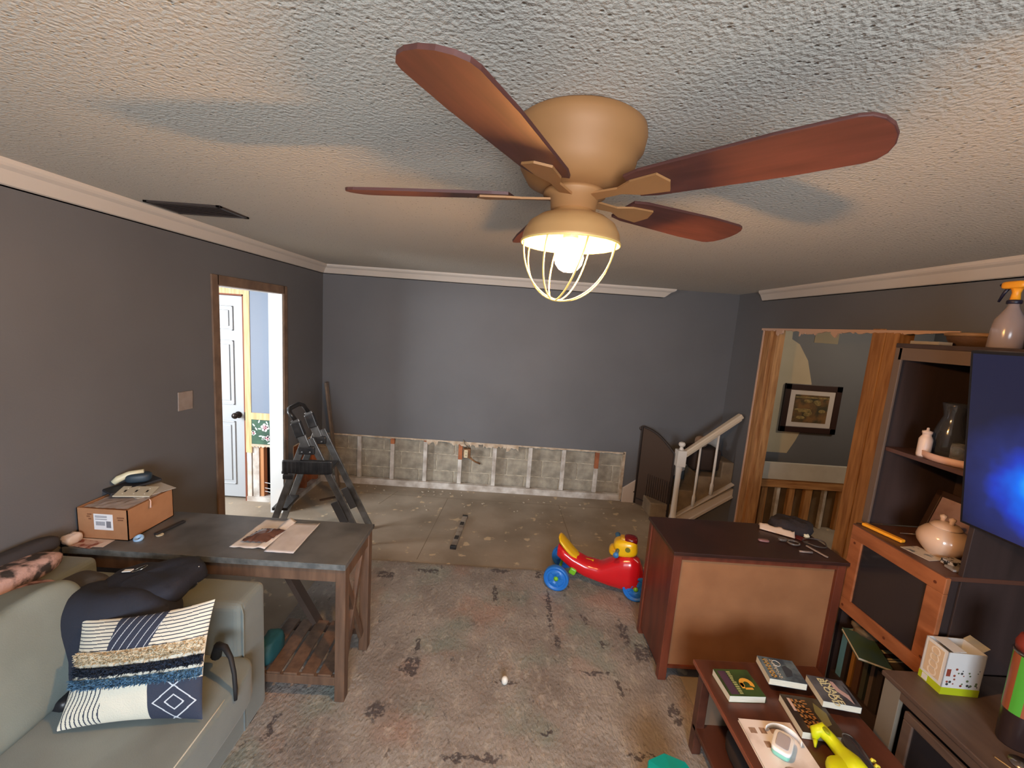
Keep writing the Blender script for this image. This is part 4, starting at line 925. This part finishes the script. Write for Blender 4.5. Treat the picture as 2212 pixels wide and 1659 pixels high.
for (r_, z_) in prof_:
    for k in range(seg):
        t = 2*math.pi*k/seg; lob = 1-.06*math.exp(-((((t-4.1+math.pi) % (2*math.pi))-math.pi)/.09)**2)
        vs_.append((2.07+r_*lob*math.cos(t), 1.80+r_*lob*math.sin(t), zp+.0005+z_))
n_ = len(prof_)
q.add(vs_, [(i*seg+k, i*seg+(k+1) % seg, (i+1)*seg+(k+1) % seg, (i+1)*seg+k) for i in range(n_-1) for k in range(seg)]+[tuple(range(seg))[::-1]])
q.build('jar_body', CM, cj, smooth=True)
ldm = MB().lathe([(.0, .160), (.020, .158), (.042, .150), (.054, .138), (.056, .132), (.0, .130)][::-1], (2.07, 1.80, zp+.0005), 36).build('lid', CM, cj, smooth=True)
for dy in (-.020, .020):
    MB().lathe([(.0, 0), (.010, 0), (.009, .012), (.013, .020), (.013, .028), (.0, .034)], (2.07, 1.80+dy, zp+.154), 16).build('knob', CM, ldm, smooth=True)
MB().obox((1.985, 1.795, zp+.0015), (.10, .12, .0015), (0, 0, R(10))).build('greeting_card', M('pale_card', (198, 188, 176), .5, rgb2=(90, 100, 110), vs_=26, vmin=.55, vmax=.62), label='pale printed card half under the cream jar', cat='card')
MB().obox((2.03, 1.705, zp+.012), (.07, .05, .022), (0, 0, R(6))).build('matchbox', M('grey_black_print', (176, 168, 162), .5, rgb2=(30, 28, 28), vs_=70, vmin=.5, vmax=.55), bevel=.002, label='small grey box with black print beside the cream jar', cat='box')
MB().obox((1.995, 1.665, zp+.006), (.05, .045, .010), (0, 0, R(-8))).build('glass_coaster', M('clear_coaster', (190, 182, 178), .1, trans=.5), bevel=.002, label='clear square coaster at the cabinet top corner', cat='coaster')
MB().obox((1.955, 1.975, zp+.009), (.030, .185, .016), (0, 0, R(14))).build('utility_knife', OR, bevel=.005, label='orange plastic stick on the pine cabinet front edge', cat='tool')
MB().tube([(2.06, 1.99, zp+.004), (2.10, 1.93, zp+.03)], .0025, 6).build('pen', M('silver_pen', (180, 170, 168), .2, metal=.7), smooth=True, label='thin silver pen propped behind the orange stick', cat='pen')

# books in the bottom bay of the hutch
rbk = random.Random(12)
specs = [(2.065, .034, .30, (96, 150, 176), 'light blue spined book, leftmost in the hutch bottom bay'), (2.030, .022, .27, (54, 46, 44), 'black book second from left in the hutch bottom bay'), (1.990, .020, .29, (150, 106, 50), 'ochre spined book in the hutch bottom bay'),
         (1.960, .034, .27, (84, 58, 44), 'brown book right of the ochre one in the hutch bay'), (1.915, .024, .26, (62, 66, 58), 'dark olive book in the middle of the hutch bay'), (1.875, .020, .28, (96, 84, 78), 'grey-brown book in the hutch bottom bay'), (1.84, .03, .25, (48, 40, 38), 'near-black thick book in the hutch bottom bay'), (1.795, .026, .27, (120, 108, 98), 'pale taupe book, rightmost in the hutch bottom bay')]
PGM = M('book_pages', (216, 208, 190), .8)
for i, (y, w, h, c, lb_) in enumerate(specs):
    t = thing('book', lb_, 'book', (2.02, y-w/2, .1205), group='books standing in the hutch bottom bay')
    h -= .025; cm = M('book_cover_%d' % i, c, .5)
    MB().box(1.945, 2.12, y-w, y-w+.0025, .1205, .1205+h).box(1.945, 2.12, y-.0025, y, .1205, .1205+h).box(1.942, 1.945, y-w, y, .1205, .1205+h).build('cover', cm, t)
    MB().box(1.946, 2.115, y-w+.0027, y-.0027, .124, .1205+h-.004).build('pages', PGM, t)
t = thing('book', 'thin green covered book lying tilted on the upright books', 'book', (1.90, 1.885, .415), rot=(R(5), R(8), R(-18)))
MB().box(-.07, .07, -.10, .10, 0, .0025).box(-.07, .07, -.10, .10, .0135, .016).build('cover', M('green_cover', (70, 86, 52), .4, rgb2=(62, 84, 84), vs_=8), t, local=True)
MB().box(-.067, .067, -.098, .098, .0026, .0134).build('pages', PGM, t, local=True)
MB().super((1.98, 1.985, .440), (.09, .10, .05), .6, .7, 20, 12, disp=.02, dscale=30).build('beige_pouch', M('beige_knit', (110, 92, 70), .9, bump=.6), smooth=True, label='lumpy beige pouch on top of the upright books', cat='pouch')

# ---- things on the TV stand
cb = thing('product_carton', 'opened white product carton with lime green base on stand', 'box', (1.928, 1.540, .5455), rotz=R(-3))
WB2 = M('carton_white', (214, 214, 214), .45)
w_, d_, h_ = .150, .095, .188
MB().box(-w_/2, w_/2, -d_/2, -d_/2+.003, .03, h_).box(-w_/2, w_/2, d_/2-.003, d_/2, .03, h_).box(-w_/2, -w_/2+.003, -d_/2, d_/2, .03, h_).box(w_/2-.003, w_/2, -d_/2, d_/2, .03, h_).build('carton', WB2, cb, local=True)
MB().box(-w_/2-.0006, w_/2+.0006, -d_/2-.0006, d_/2+.0006, 0, .032).build('lime_base_band', M('lime_print', (176, 190, 30), .45), cb, local=True)
MB().box(-w_/2-.0012, -w_/2, -d_/2+.014, d_/2-.014, .045, h_-.012).build('tan_side_panel', M('tan_print', (208, 184, 154), .5), cb, local=True)
q = MB()
for k in range(4): q.lathe([(.014, 0), (.019, 0), (.019, .0006), (.014, .0006), (.014, 0)], (-w_/2-.0012, 0, .064+k*.030), 18, (0, R(-90), 0))
q.build('ring_print', M('pale_ring_print', (226, 210, 190), .5), cb, local=True)
MB().box(-w_/2-.0018, -w_/2-.0006, .010, .032, .004, .030).build('white_tag_print', WB2, cb, local=True)
q = MB(); rp = random.Random(2)
for k in range(26):
    x = rp.uniform(-w_/2+.012, w_/2-.012); z = rp.choice([rp.uniform(.04, .06), rp.uniform(.07, .11), rp.uniform(.04, .12)])
    q.lathe([(.0, 0), (rp.uniform(.002, .006), 0), (.002, .0006), (.0, .0006)], (x, -d_/2, z), 8, (R(90), 0, 0), mi=rp.choice([0, 0, 1, 1, 2]))
q.box(-w_/2+.008, -w_/2+.024, -d_/2-.0006, -d_/2, .083, .115, 2)
q.build('front_print', [M('dark_print', (60, 60, 62), .5), M('green_print', (96, 110, 76), .5), M('rust_print', (140, 66, 50), .5)], cb, local=True)
MB().obox((-.028, 0, h_+.001), (.05, d_-.01, .002), (0, R(-4), 0)).build('flap', WB2, cb, local=True)
MB().obox((w_/2+.010, .008, h_+.010), (.03, .08, .002), (0, R(-35), 0)).build('rear_flap', M('carton_flap_print', (206, 190, 150), .5, rgb2=(150, 156, 160), vs_=12), cb, local=True)
MB().box(-w_/2+.004, w_/2-.004, -d_/2+.004, d_/2-.004, .034, .125).build('inner_liner', M('dark_liner', (60, 58, 60), .7), cb, local=True)
tb = thing('tumbler', 'tall tumbler striped orange and green at the right edge', 'tumbler', (1.895, 1.30, .5455))
tx, ty, tb0 = 1.915, 1.300, .5455
MB().lathe([(.0, 0), (.040, 0), (.043, .006), (.046, .12), (.050, .36), (.0, .36)], (tx, ty, tb0), 32).build('cup', M('dark_cup_base', (46, 34, 34), .3), tb, smooth=True)
q = MB()
for k in range(10):
    a0_ = 2*math.pi*k/10; pts = []
    for zz, rr_ in ((.13, .0470), (.345, .0504)):
        for j in range(5):
            t = a0_+2*math.pi/10*j/4; pts.append((tx+rr_*math.cos(t), ty+rr_*math.sin(t), tb0+zz))
    q.add(pts, [(j, j+1, 5+j+1, 5+j) for j in range(4)], k % 2)
q.build('striped_sleeve', [M('tumbler_orange', (150, 84, 54), .4), M('tumbler_green', (78, 160, 54), .4)], tb, smooth=True)
MB().tube([(tx+.051*math.cos(t), ty+.051*math.sin(t), tb0+.352) for t in [2*math.pi*i/24 for i in range(24)]], .0045, 8, closed=True).build('metal_band', M('chrome_band', (190, 186, 180), .15, metal=1), tb, smooth=True)
MB().lathe([(.0, .0), (.050, .0), (.052, .02), (.044, .05), (.0, .055)], (tx, ty, tb0+.36), 24).build('lid', M('red_lid', (130, 50, 40), .4), tb, smooth=True)
MB().lathe([(.0, 0), (.034, 0), (.036, .006), (.0, .010)], (1.85, 1.215, .5455), 24).build('metal_disc', M('silver_disc', (140, 132, 128), .2, metal=.8), smooth=True, label='small round silver disc on the stand near tumbler', cat='disc')
MB().tube([(1.78, 1.24, .548), (1.83, 1.10, .548)], .0022, 6).build('wooden_skewer', M('pale_skewer', (200, 170, 120), .5), smooth=True, label='thin pale stick lying on the stand front edge', cat='stick')

# ================================================================== COFFEE TABLE AND ITS CLUTTER
ct = thing('coffee_table', 'dark cherry coffee table with lower shelf holding paperbacks', 'coffee table', (1.22, 1.1, 0))
CT = M('cherry_table_wood', (86, 50, 38), .32, rgb2=(70, 40, 31), vs_=5, stretch=(4, .8, 4)); CTE = M('cherry_table_edge', (128, 72, 52), .35)
tx0, tx1, ty0, ty1, tz = .950, 1.515, .35, 1.715, .45
MB().box(tx0, tx1, ty0, ty1, tz-.022, tz).build('tabletop', CT, ct, bevel=.004)
MB().box(tx0-.003, tx0, ty0, ty1, tz-.020, tz-.002).build('top_edge', CTE, ct)
for x in (tx0+.02, tx1-.06):
    for y in (ty0+.02, ty1-.06): MB().box(x, x+.04, y, y+.04, .012 if x < 1.1 else 0, tz-.022).build('leg', CT, ct, bevel=.003)
MB().box(tx0+.02, tx1-.02, ty0+.03, ty1-.03, .13, .15).build('lower_shelf', CT, ct, bevel=.003)
MB().box(tx0+.06, tx1-.06, ty1-.04, ty1-.025, .15, tz-.022).build('end_panel', M('taupe_panel', (122, 100, 82), .6), ct)
MB().super((1.22, 1.35, .20), (.36, .5, .09), .3, .3, 24, 14, disp=.01).build('folded_throw', M('dark_brown_throw', (50, 38, 34), .9), smooth=True, label='dark folded throw on the coffee table lower shelf', cat='throw')

def paperback(label, cx, cy, z, ang, w, l, h, cover, deco=None):
    """w across, l along its spine (local y)"""
    t = thing('paperback', label, 'book', (cx, cy, z), rotz=ang, group='paperbacks on the coffee table')
    MB().box(-w/2+.001, w/2, -l/2+.001, l/2-.001, .0012, h-.0012).build('pages', PGM2, t, local=True)
    MB().box(-w/2, w/2, -l/2, l/2, 0, .0012).box(-w/2, w/2, -l/2, l/2, h-.0012, h).box(w/2, w/2+.0012, -l/2, l/2, 0, h).build('cover', cover, t, local=True, bevel=.0004, bseg=1)
    if deco: deco(t, w, l, h)
    return t
PGM2 = M('white_book_pages', (226, 222, 206), .8, rgb2=(200, 196, 180), vs_=30, stretch=(1, 1, 40))
def flat(t, h, polys, mats, name, kind=None):
    q = MB()
    for poly, mi in polys: q.prism(poly, .0006, mi, Matrix.Translation((0, 0, h)))
    return q.build(name, mats, t, local=True, kind='stuff' if len(polys) > 1 and 'art' not in name else None)
def rect(a, b, c, d): return [(a, c), (b, c), (b, d), (a, d)]
def d1(t, w, l, h):
    flat(t, h, [(rect(-w*.42, -w*.20, -l*.44, l*.42), 0)], [M('plum_print', (72, 52, 74), .5)], 'title_band')
    rp = random.Random(5); ps = []
    for k in range(11):
        y = -l*.42+k*l*.078; ps.append((rect(-w*.17, -w*.17+w*rp.uniform(.07, .11), y, y+l*.05), 0))
    flat(t, h, ps, [M('sage_lettering', (150, 156, 104), .5)], 'lettering')
    pts = []
    for i in range(13):
        a = -.5+math.pi*1.35*i/12; pts.append((w*.20+.030*math.cos(a), -l*.06+.030*math.sin(a)))
    for i in range(13)[::-1]:
        a = -.5+math.pi*1.35*i/12; pts.append((w*.20+.013*math.cos(a), -l*.06+.013*math.sin(a)))
    flat(t, h, [(pts, 0), (rect(w*.0, w*.10, -l*.22, -l*.02), 0), (rect(w*.08, w*.30, -l*.26, -l*.19), 0)], [M('amber_print', (214, 160, 62), .5)], 'cover_art')
def bars(t, w, l, h, mat, x0, x1, cols, seed, n=7):
    rp = random.Random(seed); ps = []
    for c in range(cols):
        a = x0+(x1-x0)*c/cols; b = x0+(x1-x0)*(c+.82)/cols
        for k in range(n):
            y0_ = -l*.42+.84*l*k/n; y1_ = y0_+.84*l/n*.78
            ps.append((rect(w*a, w*b, y0_, y0_+(y1_-y0_)*.28), 0)); ps.append((rect(w*a, w*(a+(b-a)*.35), y0_, y1_), 0))
            if rp.random() < .6: ps.append((rect(w*(a+(b-a)*.65), w*b, y0_, y1_), 0))
            if rp.random() < .5: ps.append((rect(w*a, w*b, y1_-(y1_-y0_)*.25, y1_), 0))
    return flat(t, h, ps, [mat], 'lettering')
def d2(t, w, l, h):
    bars(t, w, l, h, M('gold_lettering', (190, 152, 88), .4), -.40, -.22, 1, 3, 6); bars(t, w, l, h, M('silver_lettering', (190, 184, 170), .4), -.19, -.08, 1, 8, 7)
    q = MB().tube([(-w*.05+.016*math.cos(a), l*.24+.016*math.sin(a), h+.0012) for a in [2*math.pi*i/24 for i in range(24)]], .0012, 6, closed=True); q.build('emblem_ring', M('pale_silver', (206, 204, 198), .3), t, local=True)
    flat(t, h, [([(w*.02, -l*.34), (w*.22, -l*.25), (w*.30, 0), (w*.18, l*.2), (w*.05, l*.1)], 0)], [M('slate_art', (58, 66, 78), .4)], 'cover_art')
def d3(t, w, l, h):
    bars(t, w, l, h, M('bronze_lettering', (164, 116, 66), .4), -.30, .10, 2, 6, 6)
    flat(t, h, [(rect(-w*.38, -w*.31, l*.05, l*.40), 0)], [M('pale_sub_lettering', (196, 170, 160), .4)], 'subtitle')
    flat(t, h, [([(w*.16, -l*.3), (w*.36, -l*.2), (w*.42, l*.1), (w*.25, l*.36), (w*.14, l*.1)], 0)], [M('olive_art', (116, 110, 66), .5)], 'cover_art')
def d4(t, w, l, h):
    q = MB(); 
    for s_, x in (('BLOOD', -.24), ('SNAKE', -.08)):
        # lettering runs along the spine
        text_mb(s_, .034, Matrix.Translation((w*x, l*.44, h+.0003)) @ Matrix.Rotation(R(-90), 4, 'Z'), mb=q, sx=1.18)
    q.build('lettering', M('cream_lettering', (214, 212, 170), .5), t, local=True)
    flat(t, h, [([(w*.05, l*.40), (w*.18, l*.36), (w*.22, l*.1), (w*.38, -l*.10), (w*.36, -l*.42), (w*.26, -l*.2), (w*.10, l*.0)], 0)], [M('pale_pink_art', (186, 162, 162), .5)], 'cover_art')
    flat(t, h, [([(w*.40, l*.3), (w*.45, l*.1), (w*.43, -l*.4), (w*.39, -l*.35), (w*.41, 0)], 0)], [M('black_art', (34, 34, 42), .5)], 'cover_shape')
zt2 = tz+.0005
paperback('green and plum covered paperback, leftmost on the coffee table', 1.070, 1.565, zt2, R(2), .152, .135, .030, M('dark_green_cover', (44, 56, 34), .35, rgb2=(60, 84, 44), vs_=12), d1)
paperback('frosty blue paperback with gold lettering, farthest back on table', 1.278, 1.612, zt2+.0325, R(-8), .148, .125, .030, M('frost_blue_cover', (108, 126, 138), .25, rgb2=(62, 74, 88), vs_=18), d2)
paperback('dark brown paperback with bronze lettering beneath the grey one', 1.285, 1.430, zt2, R(-6), .155, .165, .030, M('black_brown_cover', (44, 36, 34), .3, rgb2=(66, 58, 46), vs_=16), d3)
paperback('grey paperback with cream lettering, rightmost on coffee table', 1.435, 1.520, zt2+.0315, R(-9), .140, .130, .028, M('steel_grey_cover', (96, 102, 112), .28, rgb2=(60, 64, 74), vs_=14), d4)
mg = thing('large_book', 'thin large format pale book with small pictures on its cover', 'book', (1.085, 1.285, zt2), rotz=R(-2))
MB().box(-.098, .098, -.150, .125, .001, .009).build('pages', PGM2, mg, local=True)
MB().box(-.10, .10, -.152, .127, .009, .0105).box(-.10, .10, -.152, .127, 0, .001).build('cover', M('pale_cover', (220, 214, 214), .3, rgb2=(176, 162, 156), vs_=7, vmin=.5, vmax=.7), mg, local=True)
flat(mg, .0105, [(rect(-.080, -.055, .07, .092), 0), (rect(-.040, -.018, .072, .095), 0), (rect(-.050, -.028, .018, .042), 0), (rect(.0, .04, .075, .105), 0), ([(-.01+.035*math.cos(a), -.075+.03*math.sin(a)) for a in [2*math.pi*i/16 for i in range(16)]], 0)], [M('brown_cover_photo', (122, 98, 84), .4, rgb2=(164, 140, 124), vs_=60)], 'cover_picture')
gd = thing('pocket_gadget', 'mint and white rounded gadget lying on the large pale book', 'gadget', (1.085, 1.300, zt2+.011), rotz=R(-42))
MB().super((0, 0, .011), (.060, .092, .022), .35, .45, 32, 14).build('mint_base', M('mint_plastic', (130, 196, 178), .35), gd, smooth=True, local=True)
MB().super((0, 0, .026), (.064, .096, .018), .35, .45, 32, 14).build('white_top', M('white_gadget_plastic', (228, 230, 232), .25), gd, smooth=True, local=True)
MB().super((0, 0, .0345), (.042, .070, .004), .3, .35, 28, 10).build('grey_pad', M('light_grey_pad', (170, 168, 176), .4), gd, smooth=True, local=True)
sb_ = MB(); sb_.grid(lambda u, v: (1.105+.075*math.cos(2.3-u*2.6)*.8, 1.325+.055*math.sin(2.3-u*2.6), zt2+.012+.02*v+.004), 18, 2)
sb_.build('white_strap', M('white_gadget_plastic', (228, 230, 232), .25), smooth=True, solid=.002, label='curled white strap behind the mint gadget', cat='strap')
lm = thing('lime_toy', 'lime green plastic toy with curved neck at table edge', 'toy', (1.25, 1.27, zt2))
LM = M('lime_yellow_plastic', (196, 206, 20), .35)
MB().tube([(1.232, 1.338, zt2+.020), (1.242, 1.352, zt2+.040), (1.262, 1.352, zt2+.048), (1.278, 1.325, zt2+.040), (1.285, 1.285, zt2+.034), (1.285, 1.235, zt2+.040), (1.275, 1.17, zt2+.045)], [.008, .020, .026, .022, .024, .036, .040], 18).build('neck', LM, lm, smooth=True)
MB().super((1.245, 1.20, zt2+.03), (.11, .13, .055), .7, .8, 24, 14).build('body', LM, lm, smooth=True)
MB().tube([(1.232, 1.335, zt2+.022), (1.222, 1.318, zt2+.008)], [.009, .003], 8).build('beak', LM, lm, smooth=True)
MB().super((1.262, 1.332, zt2+.068), (.018, .03, .008), .8, .8, 12, 8).build('crest', M('olive_lime_plastic', (140, 148, 24), .4), lm, smooth=True)
hs = thing('grey_visor', 'glossy dark grey oval shell with yellow stripes beside lime toy', 'toy', (1.36, 1.27, zt2))
MB().super((1.352, 1.285, zt2+.020), (.062, .17, .04), .8, .8, 28, 14, rot=(0, 0, R(-10))).build('shell', M('glossy_charcoal', (52, 52, 58), .15, coat=.5), hs, smooth=True)
for k in range(3):
    MB().obox((1.384-.002*k, 1.262-.020*k, zt2+.030), (.016, .009, .012), (0, R(20), R(-12))).build('yellow_stripe', M('stripe_yellow', (226, 214, 70), .4), hs, bevel=.003)
tlt = thing('teal_bin', 'small faceted teal plastic bin on the rug by the table', 'bin', (.755, 1.36, .012))
q = MB(); cx, cy = .765, 1.395
TE = M('teal_plastic', (0, 160, 156), .4)
q.lathe([(.0, .013), (.085, .013), (.105, .16), (.108, .175), (.100, .175), (.096, .16), (.078, .022), (.0, .022)], (cx, cy, 0), 8)
q.build('tub', TE, tlt)
MB().lathe([(.0, .165), (.098, .168), (.110, .176), (.106, .186), (.04, .196), (.0, .196)], (cx, cy, 0), 8).build('lid', TE, tlt)
MB().tube([(cx-.03, cy-.02, .196), (cx-.02, cy-.02, .212), (cx+.02, cy-.02, .212), (cx+.03, cy-.02, .196)], .006, 8).build('lid_handle', M('dark_teal_plastic', (0, 120, 116), .4), tlt, smooth=True)

# ================================================================== SOFA
sf = thing('sofa', 'grey-green upholstered sofa along the left wall', 'sofa', (-1.5, .5, 0))
SFM = M('grey_green_upholstery', (118, 127, 125), .85, rgb2=(108, 116, 114), vs_=4, bump=.35, bs=300, bdist=.0015, sheen=.2)
SFT = SFM
MB().box(-1.98, -1.055, -.9, 1.775, .03, .26).build('base', SFM, sf, bevel=.02)
def arm_shape(p): return p
q = MB().box(-1.95, -1.05, 1.60, 1.785, .03, .665)
q.build('arm', SFM, sf, bevel=.030, bseg=4)
MB().tube([(-1.052, 1.612, .05), (-1.046, 1.61, .62), (-1.060, 1.62, .655)], .0035, 6).build('arm_piping', SFM, sf, smooth=True)
MB().box(-1.99, -1.80, -.9, 1.775, .26, .74).build('back', SFM, sf, bevel=.03, bseg=4)
def fold(p):
    n = mn.noise((p.x*6+1, p.y*3.2, 0))
    top = 1 if p.z > 0 else .3
    return Vector((p.x, p.y, p.z + top*(.016*n + .020*math.sin(p.y*9+p.x*14+2*n)*max(0, .25-p.x)*1.4)))
MB().super((-1.39, .80, .345), (.84, 1.62, .17), .14, .14, 120, 50, fn=fold).build('seat_cushion', SFM, sf, smooth=True)
MB().super((-1.39, -.45, .345), (.84, .86, .17), .14, .14, 40, 20).build('seat_cushion', SFM, sf, smooth=True)
MB().tube([(-.995, 1.56, .418), (-.985, 1.3, .424), (-.982, 1.0, .424), (-.985, .5, .424), (-.99, .05, .42)], .0028, 6).build('seat_piping', M('pale_piping', (190, 190, 180), .7), sf, smooth=True)
def wr(p):
    n = mn.noise((p.x*5, p.y*5, p.z*5)); 
    return p + Vector((.0, 0, .01*n)) + Vector((0, 0, 1))*0 + p.normalized()*(.014*math.sin(p.y*16+p.z*9+3*n)*(.4+max(0, p.z)*2.2))
MB().super((-1.655, 1.07, .625), (.22, .86, .44), .35, .22, 100, 50, rot=(0, R(-13), R(0)), fn=wr).build('back_cushion', M('pale_sage_upholstery', (130, 139, 134), .85, rgb2=(120, 128, 123), vs_=4, bump=.35, bs=300, bdist=.0015), sf, smooth=True)
MB().super((-1.655, .20, .625), (.22, .82, .44), .35, .22, 50, 30, rot=(0, R(-13), 0), fn=wr).build('back_cushion', M('pale_sage_upholstery', (130, 139, 134), .85), sf, smooth=True)
for y in (1.70, -.8): MB().box(-1.12, -1.07, y-.02, y+.03, 0, .03).build('foot', BK, sf)

# blankets folded over the sofa back
def camo(name, c1, c2): return M(name, c1, .9, rgb2=c2, vs_=16, vd=5, vmin=.45, vmax=.58, bump=.5, bs=120)
MB().super((-1.90, 1.40, .80), (.16, .58, .085), .55, .5, 44, 18, disp=.012, dscale=12, rot=(R(-4), 0, R(3))).build('folded_blanket', camo('pink_grey_fleece', (200, 168, 164), (64, 58, 58)), smooth=True, label='pink and dark grey mottled blanket rolled on the sofa back', cat='blanket')
MB().super((-1.82, 1.33, .755), (.17, .50, .075), .55, .5, 44, 18, disp=.012, dscale=14, seed=2, rot=(R(-6), 0, R(3))).build('folded_blanket', camo('pink_brown_fleece', (184, 146, 142), (96, 74, 74)), smooth=True, label='pink brown blanket tucked below the mottled one on sofa', cat='blanket')
MB().super((-1.965, 1.45, .815), (.07, .62, .09), .6, .5, 30, 14, disp=.01, dscale=12).build('dark_throw', M('charcoal_throw', (56, 52, 54), .95), smooth=True, label='charcoal throw against the wall behind the pink blanket', cat='blanket')

# navy jacket and bag on the arm
NV = M('navy_fabric', (30, 34, 48), .85, rgb2=(24, 26, 36), vs_=5, bump=.3, bs=150)
bg_ = thing('navy_bag', 'large slumped navy bag lying over the sofa arm and back', 'bag', (-1.45, 1.55, .43))
MB().super((-1.49, 1.49, .60), (.50, .22, .36), .55, .5, 80, 40, disp=.035, dscale=5, seed=3, rot=(R(-12), R(-4), R(4))).build('bag_body', NV, bg_, smooth=True)
MB().super((-1.43, 1.60, .735), (.38, .28, .11), .6, .6, 50, 24, disp=.02, dscale=9, seed=5, rot=(0, R(-8), R(5))).build('bag_flap', NV, bg_, smooth=True)
MB().super((-1.66, 1.52, .70), (.20, .24, .16), .6, .6, 40, 20, disp=.02, dscale=9, seed=8).build('sofa_corner_lump', M('shaded_corner_fabric', (66, 62, 58), .85), bg_, smooth=True)  # lump in place of the sofa corner, its shade put into the colour
MB().tube([(-1.10, 1.52, .50), (-1.075, 1.50, .56), (-1.035, 1.48, .575), (-1.00, 1.46, .55), (-.975, 1.44, .50), (-.965, 1.43, .44), (-.962, 1.425, .40)], [.02, .018, .012, .009, .008, .008, .006], 10).build('strap', M('black_strap', (24, 22, 24), .7), bg_, smooth=True)
MB().tube([(-1.265, 1.665, .79), (-1.285, 1.655, .765), (-1.26, 1.645, .725)], .0022, 6).build('drawstring', M('pale_cord', (206, 200, 196), .6), bg_, smooth=True)
kr = thing('key_ring', 'metal key ring with white tag lying on the navy bag', 'key ring', (-1.50, 1.60, .80))
kz = .795
MB().tube([(-1.475+.028*math.cos(t), 1.615+.020*math.sin(t), kz+.012*math.cos(t)) for t in [2*math.pi*i/24 for i in range(24)]], .0022, 6, closed=True).build('ring', M('steel_ring', (180, 180, 172), .2, metal=1), kr, smooth=True)
MB().obox((-1.515, 1.605, kz-.004), (.035, .018, .003), (0, R(-8), 0)).build('tag', M('white_tag', (226, 226, 222), .5), kr)
q = MB().super((-1.53, 1.37, .455), (.10, .14, .05), .5, .6, 20, 12, disp=.012, dscale=20)
q.build('black_pouch', M('black_nylon', (28, 28, 32), .4), smooth=True, label='small black nylon pouch between back cushion and pillow', cat='pouch')

# ---- patterned pillow
pw = thing('throw_pillow', 'cream and navy patchwork pillow with fringed bands on the sofa', 'pillow', (-1.25, 1.33, .43))
A = Vector((-1.445, 1.235, .438)); B = Vector((-1.0, 1.305, .440)); Cc = Vector((-1.495, 1.395, .728)); D = Vector((-1.010, 1.40, .842))
nrm_p = ((B-A).cross(Cc-A)).normalized()
if nrm_p.y > 0: nrm_p = -nrm_p
def pil(u, v, side=1, ex=0.0):
    p = (A*(1-u)+B*u)*(1-v) + (Cc*(1-u)+D*u)*v
    uu = 2*u-1; vv = 2*v-1
    pinch = Vector((0, 0, 0))
    # edges bow inwards
    cu = (1-uu*uu); cv = (1-vv*vv)
    p = p + ((B-A).normalized()*(-uu)*cv*.016) + ((Cc-A).normalized()*(-vv)*cu*.016)
    bulge = .055*(max(0, cu)**.6)*(max(0, cv)**.6)
    wr_ = .004*mn.noise((u*7, v*7, 2))*(cu*cv)**.5
    return p + nrm_p*side*(bulge+wr_+ex)
NAV, CRM, STR, TAN_, BLU2, WSTI = range(6)
def pmat(u, v):
    w = .012*math.sin(u*18)*.4
    if v > .70:
        if .28+.10*(v-.7) < u < .60+.25*(v-.7):
            k = ((u-(v-.7)*.4)*16) % 1
            return 5 if k < .10 else 0
        k = (v*30+w*20) % 1
        return 0 if k < .26 else 1
    if v > .36: return 1
    if u < .30-.0*v:
        k = (u*30+.6*math.sin(v*14)) % 1
        return 0 if k < .28 else 1
    if u < .64: return 1
    # navy panel with stitched diamonds
    cx, cy = .82, .17
    for r0_ in (.145, .065):
        d = abs((u-cx)*1.0)+abs((v-cy)*.95)
        if abs(d-r0_) < .0065: return 5
    d = abs((u-.82))+abs((v-.50)*.95)
    if abs(d-.175) < .0065 and v < .36: return 5
    d = abs((u-.82))+abs((v+.14)*.95)
    if abs(d-.16) < .0065: return 5
    return 0
PM = [M('navy_canvas', (44, 50, 68), .8, bump=.4, bs=200), M('cream_canvas', (208, 202, 186), .85, bump=.4, bs=200), None, None, None, M('white_stitch', (196, 200, 206), .8)]
PM[2] = PM[1]; PM[3] = PM[1]; PM[4] = PM[1]
q = MB(); q.grid(lambda u, v: pil(u, v, 1), 230, 230, mi=pmat)
q.grid(lambda u, v: pil(u, v, -1), 20, 20, mi=1)
q.build('pillow_cover', PM, pw, smooth=True)
rf_ = random.Random(21)
def fringe(v0, v1, mat, name, amp):
    """a band of tufted pile: many short tufts joined as one part"""
    q = MB()
    q.grid(lambda u, v: pil(.0+1.0*u, v0+(v1-v0)*v, 1, amp*.55*math.sin(math.pi*v)), 60, 8)
    for k in range(1500):
        u = rf_.uniform(0.0, 1.0); v = rf_.uniform(v0, v1)
        p = pil(u, v, 1, amp*.3); t = nrm_p*amp*rf_.uniform(.6, 1.2) + Vector((rf_.uniform(-1, 1), 0, rf_.uniform(-1.2, .6)))*amp*.7
        s_ = Vector((rf_.uniform(-1, 1), 0, rf_.uniform(-1, 1))).normalized()*.0022
        q.add([p-s_, p+s_, p+t+s_*.4, p+t-s_*.4], [(0, 1, 2, 3)])
    return q.build(name, mat, pw, smooth=False, kind='stuff')
fringe(.585, .695, M('tan_tuft', (196, 180, 152), .95, rgb2=(216, 204, 180), vs_=60), 'tan_tufted_band', .014)
fringe(.475, .555, M('navy_tuft', (34, 44, 62), .95), 'navy_tufted_band', .013)
fringe(.365, .445, M('blue_tuft', (66, 102, 134), .95, rgb2=(92, 130, 158), vs_=60), 'blue_tufted_band', .013)
